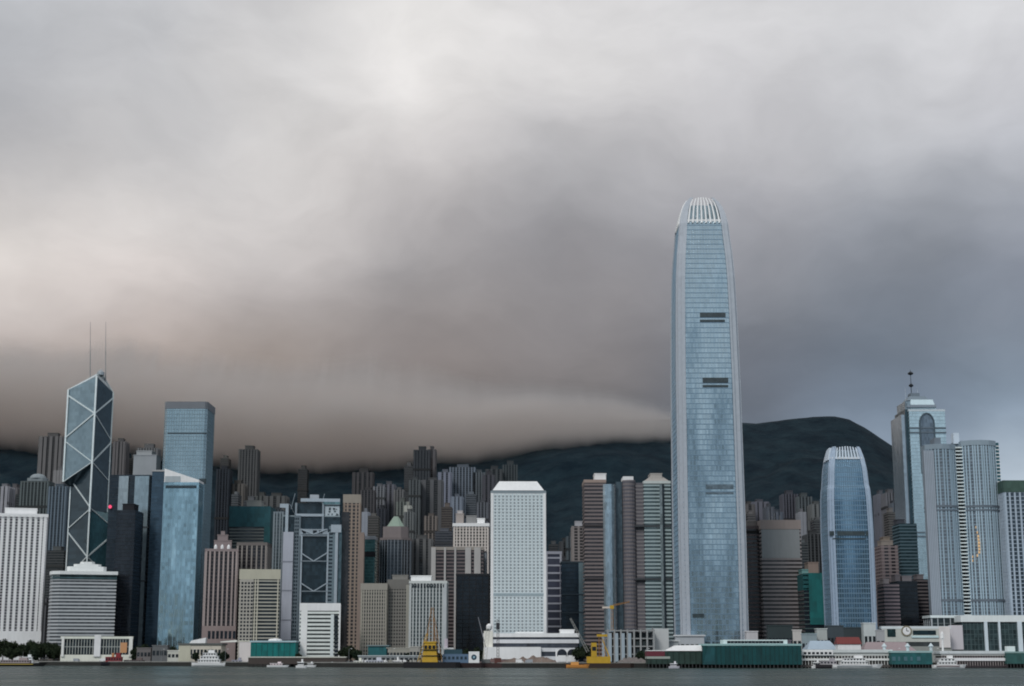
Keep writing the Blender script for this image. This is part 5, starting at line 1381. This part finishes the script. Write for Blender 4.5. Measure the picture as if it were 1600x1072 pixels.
# --- cranes and piling rigs
yel = metal((166,130,24), .65, .1); org = metal((136,94,44), .65, .1); dkm = metal((40,42,46), .6, .2)
def lattice(mb, p, q, w0, w1, n):
    p, q = Vector(p), Vector(q)
    d = (q - p).normalized(); a = d.cross(Vector((0, 1, 0)))
    a = a.normalized() if a.length > .1 else Vector((1, 0, 0)); b = d.cross(a)
    cor = [(1,1),(1,-1),(-1,-1),(-1,1)]
    P = lambda t, c: p.lerp(q, t) + (a * c[0] + b * c[1]) * (w0 + (w1 - w0) * t)
    for c in cor: mb.bar(P(0, c), P(1, c), .22)
    for k in range(n):
        for i in range(4):
            mb.bar(P(k / n, cor[i]), P((k + 1) / n, cor[(i + 1) % 4]), .13)
    return mb
def hull_mesh(L, Bm, H, rake=.14, stern=.04, sheer=.25):
    xs_ = [0, .06, .2, .5, .75, .9, 1.0]
    wid = [.72, .9, 1, 1, .9, .55, .06]
    rings = []
    for t, wf in zip(xs_, wid):
        x_ = (t - .5) * L
        top = H * (1 + sheer * max(0, (t - .5) * 2) ** 2 + .1 * max(0, (.3 - t) * 3))
        sh = rake * L * max(0, t - .8) / .2 * .4
        b_ = Bm / 2
        rings.append([(x_ + sh, -b_ * wf, top), (x_, -b_ * wf * .9, H * .35), (x_ - sh * .6, -b_ * wf * .55, -.8), (x_ - sh * .6, b_ * wf * .55, -.8), (x_, b_ * wf * .9, H * .35), (x_ + sh, b_ * wf, top)])
    return MB().loft(rings)
# derrick barge
r = thing('crane_barge', 'dark flat barge with a yellow derrick house and lattice tower', 'crane barge', base_at(672, 1232, 0))
MB().prism([(-20,-7),(20,-7),(23,-4),(23,4),(20,7),(-20,7)], -.8, 4.4).build('pontoon', wall((34,34,38)), r)
MB().prism([(-6,-5),(6,-5),(6,5),(-6,5)], 4.4, 19, [(-4.2,-4),(4.2,-4),(4.2,4),(-4.2,4)]).build('machine_house', yel, r)
for z_ in (9, 13.5): MB().box(-6.6, 6.6, -5.6, 5.6, z_, z_ + .5).build('walkway', dkm, r)
for k in range(3): MB().box(-4.2 + k * 3.1, -2.2 + k * 3.1, -4.9, -4.2, 14.6, 17).build('house_window', glass(DK), r)
MB().box(-4.8, 4.8, -4.6, 4.6, 18.9, 20).build('house_roof', yel, r)
lattice(MB(), (0, 0, 20), (1.5, 0, 46), 3.2, .8, 9).build('lattice_tower', org, r)
lattice(MB(), (8, 0, 4.6), (2.6, 0, 38), 1.4, .6, 8).build('lattice_leg', org, r)
lattice(MB(), (-8.5, 0, 4.6), (-2.4, 0, 26), 1.2, .6, 6).build('lattice_leg', yel, r)
MB().bar((1.5, 0, 46), (12, 0, 6), .14).bar((1.5, 0, 45), (-12, 0, 5), .14).build('stay_cable', dkm, r)
# second crane
r = thing('crane_barge', 'rusty flat barge with a yellow crane holding a long grey boom', 'crane barge', base_at(935, 1230, 0))
MB().prism([(-26,-8),(24,-8),(27,-4),(27,4),(24,8),(-26,8)], -.8, 3.6).build('pontoon', wall((58,44,38)), r)
MB().box(-9, 9, -5, 5, 3.6, 8.6).build('machine_house', yel, r)
MB().box(-5.5, -1.5, -5.2, 2, 8.6, 19).build('crane_cab', yel, r)
MB().box(-5, -2, -5.4, -5.15, 13, 16).build('cab_window', glass(DK), r)
lattice(MB(), (3, 0, 8.6), (2.6, 0, 24), 2.4, 2.0, 5).build('lattice_tower', org, r)
MB().box(-1, 7, -3, 3, 23.6, 25.4).build('top_platform', yel, r)
MB().bar((8.5, -3, 8), (3, -1, 22), .4).bar((8.5, 3, 8), (3, 1, 22), .4).build('back_stay', yel, r)
bt = at(891, 966, 1230) - r.location
lattice(MB(), (-8, -1, 12), (bt.x, -1, bt.z), 1.0, .5, 12).build('boom', metal((120,120,118), .5, .2), r)
MB().bar((bt.x, -1, bt.z), (2.6, -1, 25), .14).build('boom_cable', dkm, r)
r = thing('work_boat', 'small orange work boat moored under the grey crane boom', 'boat', base_at(902, 1222, 0))
hull_mesh(17, 5, 2.4).build('hull', wall((172,112,50)), r)
MB().box(-5, 1, -1.8, 1.8, 2.4, 4.6).build('cabin', wall((180,126,64)), r)
MB().bar((-1, 0, 4.6), (-1, 0, 7.5), .12).build('mast', dkm, r)
# piling rigs and poles
r = thing('piling_rig', 'pale piling rig with a leaning mast and white head, left of the long white building', 'piling rig', base_at(759, 1250))
MB().box(-3.5, 3.5, -3, 3, 0, 3).build('rig_body', wall((90,92,92)), r)
lattice(MB(), (-1, 0, 3), (1.8, 0, 26), 1.5, 1.3, 8).build('rig_mast', metal((150,148,140), .5, .1), r)
MB().lathe(2.6, 0, [(.5, 25), (2.2, 26.5), (2.4, 28.5), (1.4, 30), (.3, 30.5)], 10).build('rig_head', wall((190,190,190)), r)
bt = at(747, 964, 1250) - r.location
MB().bar((0, 0, 12), (bt.x, 0, bt.z), .45, .3).build('raking_pile', metal((112,112,118), .5, .1), r)
r = thing('piling_rig', 'tall dark piling pole standing before the white grid tower', 'piling rig', base_at(778, 1250))
MB().box(-2.6, 2.6, -2.5, 2.5, 0, 4).build('rig_body', wall((92,54,48)), r)
lattice(MB(), (0, 0, 4), (0, 0, 34), .9, .8, 12).build('rig_mast', metal((64,52,52), .6, .1), r)
MB().box(-1.4, 1.4, -1.3, 1.3, 26, 31).build('hammer', metal((60,60,64)), r)
r = thing('tower_crane', 'thin site crane with a short jib beside the left brown tower', 'crane', base_at(957, 1330))
lattice(MB(), (0, 0, 0), (0, 0, 44), .9, .8, 14).build('mast', org, r)
MB().box(-1.6, 1.6, -1.6, 1.6, 44, 47).build('crane_cab', yel, r)
lattice(MB(), (1, 0, 47), (15, 0, 50), .6, .3, 7).build('jib', org, r)
MB().box(-8, -1.6, -.8, .8, 44.5, 46).build('counterweight', wall((160,150,140)), r)
# blue barge with ring emblem
r = thing('barge', 'blue-sided barge carrying a white box with a dark ring emblem', 'barge', base_at(718, 1240, 0))
MB().prism([(-17,-5),(17,-5),(19,-3),(19,3),(17,5),(-17,5)], -.8, 3.8).build('hull', wall((48,32,34)), r)
MB().box(-13, 7, -4, 4, 3.8, 10.5).build('blue_house', wall((76,98,122)), r)
for k in range(6): MB().box(-12 + k * 3.2, -10.2 + k * 3.2, -4.2, -3.9, 6.5, 8.6).build('house_window', glass((.03,.05,.07)), r)
MB().box(-12, 2, -3, 3, 10.5, 14).build('upper_house', wall((44,72,84)), r)
MB().box(7.2, 15.4, -4.6, 4, 3.8, 12.4).build('white_box', wall((186,200,206)), r)
MB().disc(11.3, -4.8, 8.1, 2.1, .25, 18).build('ring_emblem', wall((44,66,84)), r)
MB().disc(11.3, -4.95, 8.1, .9, .2, 14).build('emblem_centre', wall((112,140,152)), r)
r = shed('site_cabin', 'stacked white cabin on the quay between the yellow derrick and the blue barge', 696, 706, 1012, 1256, 8, (204,208,208), (196,190,194), cat='cabin', nwin=2)
MB().box(-3.4, -1, -3, 3, r['_h'], r['_h'] + 7).build('upper_cabin', wall((160,150,158)), r)

# --- vehicles and rails on the quay
van0 = None
for k, (px, Y, cl_, lb) in enumerate(((572, 1330, 0, 'white van parked before the dark green shed'), (583, 1330, 1, 'grey van right of the white van before the dark green shed'), (600, 1332, 0, 'white van at the right end of the dark green shed'),
        (629, 1345, 0, 'white van behind the square white launch'), (812, 1246, 0, 'white truck on the brown spoil heap quay'), (826, 1246, 1, 'grey truck on the brown spoil heap quay'),
        (500, 1400, 0, 'white van at the foot of the small white office block'), (1206, 1300, 0, 'white van behind the left part of the white gallery pier'), (120, 1545, 1, 'grey van before the left half of the civic hall'), (160, 1545, 0, 'white van before the right half of the civic hall'))):
    if cl_ not in (van0 or {}):
        van0 = van0 or {}
        r = thing('van', lb, 'van', base_at(px, Y), 0, 'vans on the quay road')
        col_ = wall(((200,202,202), (126,130,136))[cl_])
        MB().prism([(-3.1,-1.05),(1.6,-1.05),(1.6,1.05),(-3.1,1.05)], .5, 2.9).build('body', col_, r)
        MB().prism([(1.62,-1),(3.1,-1),(3.1,1),(1.62,1)], .5, 2.4, [(1.62,-1),(2.3,-1),(2.3,1),(1.62,1)]).build('cab', col_, r)
        MB().box(1.8, 2.4, -1.04, -.98, 1.5, 2.2).build('window', glass(DK), r)
        for wx in (-2, 2.1):
            for wy in (-1.06, .84): MB().disc(wx, wy, .42, .42, .22, 12).build('wheel', wall((26,26,28)), r)
        van0[cl_] = r
    else: copy_tree(van0[cl_], base_at(px, Y), lb, rz=(k % 2) * PI)
rl = thing('quay_railing', 'low steel railing along the edge of the sea wall', 'railing', (0, 0, GZ))
mbp, mbr = MB(), MB()
pts_ = [(X_, shore(X_) + 2.2) for X_ in range(-620, 640, 4)]
for (x0_, y0_), (x1_, y1_) in zip(pts_, pts_[1:]):
    mbp.box(x0_ - .06, x0_ + .06, y0_ - .06, y0_ + .06, 0, 1.15)
    mbr.bar((x0_, y0_, 1.15), (x1_, y1_, 1.15), .05).bar((x0_, y0_, .6), (x1_, y1_, .6), .04)
mbp.build('railing_posts', metal((110,112,114)), rl, kind='stuff'); mbr.build('rails', metal((110,112,114)), rl, kind='stuff')

# --- boats
def boat(name, label, px, Y, L, Bm, H, hull, deckh, house, cat='boat', rot=0.0, mast=6, stripe=None, decks=1, group=None, funnel=None):
    r = thing(name, label, cat, base_at(px, Y, 0), rot, group)
    hull_mesh(L, Bm, H).build('hull', wall(hull), r)
    MB().box(-L*.4, L*.3, -Bm*.42, Bm*.42, H * .96, H + .25).build('deck', wall((110,108,104)), r)
    z_, x0, x1 = H + .2, -L*.34, L*.22
    for k in range(decks):
        MB().box(x0, x1, -Bm*.36, Bm*.36, z_, z_ + deckh).build('cabin', wall(house), r)
        nw = max(3, int((x1 - x0) / 2.2))
        me = MB().box(-.7, .7, -.12, .1, deckh*.35, deckh*.78).mesh('window')
        for j in range(nw): put('window', me, glass(DK), r, loc=(x0 + (j + .5) * (x1 - x0) / nw, -Bm*.36, z_))
        MB().box(x0 - .5, x1 + .7, -Bm*.4, Bm*.4, z_ + deckh, z_ + deckh + .25).build('cabin_roof', wall(tuple(min(255, int(c * 1.05)) for c in house)), r)
        z_ += deckh + .25; x0 += L*.06; x1 -= L*.05
    MB().box(x1 - L*.16, x1, -Bm*.24, Bm*.24, z_, z_ + deckh * .85).build('wheelhouse', wall(house), r)
    MB().box(x1 - .25, x1 + .12, -Bm*.2, Bm*.2, z_ + deckh*.35, z_ + deckh*.7).build('wheelhouse_window', glass(DK), r)
    if funnel: MB().lathe((x0 + x1) / 2 - L*.05, 0, [(1.3, z_ - .1), (1.15, z_ + 3.2), (.9, z_ + 3.4)], 10).build('funnel', wall(funnel), r)
    if mast: MB().bar((x1 - L*.1, 0, z_ + .5), (x1 - L*.1, 0, z_ + mast), .14, .07, 5).build('mast', metal((120,120,120)), r)
    if stripe: MB().box(-L*.42, L*.3, -Bm*.5, -Bm*.46, H*.55, H*.8).build('hull_stripe', wall(stripe), r)
    return r
boat('ferry', 'white ferry with stacked decks moored before the beige waterfront hall', 331, 1400, 34, 9, 3.0, (196,198,198), 2.6, (200,204,202), 'ferry', decks=3, mast=5)
boat('motor_boat', 'slim grey-mauve boat just right of the stacked white ferry', 372, 1400, 15, 4.5, 2.6, (112,112,126), 2.4, (124,124,136))
boat('tug_boat', 'dark-hulled tug with a red cabin before the civic hall', 181, 1470, 26, 8, 3.4, (28,32,44), 4.2, (128,40,46), 'tug', decks=1, funnel=(160,110,70), mast=7)
boat('barge_boat', 'dark low boat with a rusty deck house right of the red tug', 213, 1480, 32, 8, 2.6, (44,38,40), 2.2, (96,84,82), 'boat', decks=1)
boat('work_boat', 'long dark work boat with yellow marks at the far left', 30, 1420, 46, 9, 2.6, (34,30,30), 2.4, (130,118,118), 'boat', decks=1, mast=8, stripe=(150,128,60))
boat('motor_boat', 'white cruiser moored by the trees behind the long dark work boat', 45, 1500, 18, 5, 2.6, (176,178,182), 2.4, (168,170,180), decks=2)
boat('motor_boat', 'small pinkish launch below the green pier shed', 434, 1300, 17, 4.4, 1.5, (190,172,176), 1.3, (176,160,162), mast=0)
boat('motor_boat', 'upright white launch nearest the camera, below the small white office block', 471, 1220, 8, 3.6, 1.8, (196,198,200), 2.4, (204,206,208), mast=3)
boat('motor_boat', 'tiny white boat right of the upright white launch', 486, 1310, 8, 3, 1.4, (176,178,178), 1.4, (180,182,182), mast=0)
boat('motor_boat', 'tiny grey boat farther right by the landing stage', 518, 1310, 7, 3, 1.4, (156,164,166), 1.3, (150,158,160), mast=0)
boat('motor_boat', 'cream boat with raised bow at the quay shelter', 561, 1285, 12, 4, 2.2, (190,184,168), 2.6, (184,178,160), mast=5)
boat('motor_boat', 'broad grey-mauve boat moored at the quay shelter', 588, 1280, 24, 6, 2.4, (128,130,140), 2.8, (150,152,160), mast=4)
boat('motor_boat', 'white square launch with a dark window, left of the first yellow crane', 620, 1275, 9, 4, 2.0, (186,190,192), 3.2, (200,204,206), mast=3)
boat('ferry', 'white passenger ferry berthed at the middle white pier', 1338, 1196, 36, 8.5, 2.6, (176,176,176), 2.2, (186,190,188), 'ferry', decks=2, mast=4, stripe=(120,124,128))
boat('ferry', 'dark-hulled ferry bow just left of the white passenger ferry', 1296, 1200, 22, 7, 2.6, (52,48,54), 2.4, (130,126,130), 'ferry', decks=1, mast=4)
boat('ferry', 'pinkish white ferry at the left end of the long right pier', 1482, 1196, 24, 7.5, 2.4, (190,180,178), 2.2, (196,190,188), 'ferry', decks=2, mast=5, stripe=(110,90,92))
boat('motor_boat', 'small white boat between the large green pier and the white pier', 1276, 1200, 8, 3.4, 1.6, (180,182,184), 2.6, (196,198,200), mast=3)
boat('motor_boat', 'tiny pale launch below the dark mottled green pier', 1053, 1195, 8, 3.2, 1.4, (150,148,156), 1.8, (168,166,172), mast=0)

# --- lamp posts along the quay
LPL = ['left of the moored stacked ferry', 'before the beige waterfront hall', 'by the stern of the stacked ferry', 'under the brown bank tower', 'left of the square white launch', 'before the spoil heap', 'left of the maroon pier end',
 'behind the left half of the large green pier', 'at the right end of the large green pier', 'below the round clock', 'at the left end of the long right pier']
lp0 = None
for k, px in enumerate((252, 300, 352, 545, 612, 846, 1010, 1128, 1244, 1402, 1462)):
    Yk = shore(base_at(px, 1300).x) + 6
    lb = 'slim grey lamp post, ' + LPL[k]
    if lp0 is None:
        lp0 = thing('street_lamp', lb, 'street lamp', base_at(px, Yk), 0, 'lamp posts along the quay')
        MB().bar((0, 0, 0), (0, 0, 11), .16, .1, 6).build('post', metal((120,124,126)), lp0)
        MB().bar((0, 0, 10.9), (1.8, 0, 11.4), .08).build('arm', metal((120,124,126)), lp0)
        MB().box(1.4, 2.6, -.25, .25, 11.2, 11.5).build('lamp_head', wall((190,192,190)), lp0)
    else: copy_tree(lp0, base_at(px, Yk), lb)

# --- trees
def make_tree(h, rad, seed, cols):
    random.seed(seed)
    r = thing('tree', 'tree', 'tree', (0, 0, 0), 0, 'trees along the shore')
    tr = MB().bar((0, 0, -.3), (.2, .1, h * .45), h * .028, h * .018, 7)
    lobes = []
    for k in range(9):
        a = 2 * PI * k / 9 + random.uniform(-.4, .4)
        rr = rad * random.uniform(.35, .68)
        c = Vector((rr * math.cos(a), rr * math.sin(a), h * random.uniform(.30, .78)))
        lobes.append((c, rad * random.uniform(.38, .58)))
        tr.bar((.2, .1, h * .4), c, h * .012, h * .004, 5)
    lobes.append((Vector((0, 0, h * .82)), rad * .5))
    tr.build('trunk', wall((66,56,48)), r)
    mb = MB()
    for c, q in lobes:
        for _ in range(230):
            d = Vector((random.gauss(0, 1), random.gauss(0, 1), random.gauss(0, .8))).normalized() * q * random.random() ** .4
            p = c + d
            s_ = random.uniform(.45, 1.15)
            n1 = Vector((random.gauss(0, 1), random.gauss(0, 1), random.gauss(0, 1))).normalized()
            n2 = n1.cross(Vector((random.gauss(0, 1), random.gauss(0, 1), random.gauss(0, 1)))).normalized()
            mb.add([p - n1 * s_, p - n2 * s_ * .6, p + n1 * s_, p + n2 * s_ * .6], [(0, 1, 2, 3)])
    mb.build('crown', foliage_mat(*cols, .35), r, kind='stuff')
    return r
gc = ((.016,.028,.018), (.05,.066,.036))
T = [make_tree(19, 8, 1, gc), make_tree(14, 6.5, 2, gc), make_tree(9, 4.5, 3, ((.014,.026,.018), (.04,.058,.034)))]
TR = [  # px, Y, kind, scale, label
 (4, 1590, 0, 1.15, 'tall dark tree at the left frame edge under the white column tower'), (20, 1600, 0, 1.05, 'second dark tree under the white column tower'),
 (33, 1585, 1, 1.2, 'low rounded dark tree below the middle white columns'), (47, 1596, 0, 1.1, 'big dark tree below the right white columns'),
 (60, 1586, 0, 1.0, 'dark tree at the right corner of the white column tower'), (73, 1592, 0, 1.0, 'dark tree left of the grey hotel slab base'),
 (84, 1582, 1, 1.25, 'spreading dark tree beside the civic hall'), (92, 1578, 1, 1.1, 'dark tree touching the civic hall end'),
 (14, 1570, 1, .9, 'front bushy tree behind the white cruiser'), (52, 1572, 2, 1.3, 'squat bush on the quay below the big dark trees'),
 (214, 1560, 1, 1.0, 'dark tree right of the civic hall'), (226, 1566, 1, 1.15, 'taller dark tree at the left foot of the bright blue block'),
 (240, 1560, 2, 1.3, 'round dark tree below the navy slab'), (254, 1556, 1, .9, 'dark tree below the bright blue block'), (268, 1558, 1, 1.0, 'dark tree left of the slanted white awning'),
 (305, 1488, 2, .9, 'small tree before the beige waterfront hall'), (322, 1488, 2, 1.0, 'small round tree before the middle of the beige hall'), (336, 1488, 2, .95, 'small tree before the right end of the beige hall'), (350, 1486, 2, 1.0, 'small tree by the stacked white ferry stern'),
 (538, 1400, 1, .9, 'dark tree right of the small white office block'), (548, 1410, 1, 1.0, 'dark tree under the brown stone bank tower'), (558, 1400, 2, 1.1, 'bush left of the dark green shed'),
 (466, 1415, 2, .8, 'small bush left of the small white office block'), (640, 1415, 2, .9, 'small tree below the darker concrete wing'), (682, 1330, 2, .9, 'small tree right of the yellow derrick'),
 (745, 1400, 1, .9, 'dark tree at the foot of the black glass block'), (728, 1400, 1, .8, 'second dark tree at the foot of the black glass block'),
 (904, 1360, 1, .9, 'dark tree at the right end of the long low white building'), (914, 1380, 1, 1.05, 'dark tree behind the grey crane boom'), (1002, 1300, 2, 1.0, 'dark bush in front of the concrete frame'),
 (1250, 1310, 2, 1.0, 'small tree right of the large green pier'), (1404, 1300, 2, .8, 'small tree below the round clock'), (1420, 1296, 2, .9, 'green bush under the clock wall'),
 (1380, 1320, 2, .8, 'small tree right of the white tapering structure'),
]
used = set()
for px, Y, k, s_, lb in TR:
    src = T[k]
    if k not in used:
        used.add(k); src['label'] = lb; src.location = base_at(px, Y); src.scale = (s_,) * 3
    else: copy_tree(src, base_at(px, Y), lb, rz=px * .37, scale=s_)
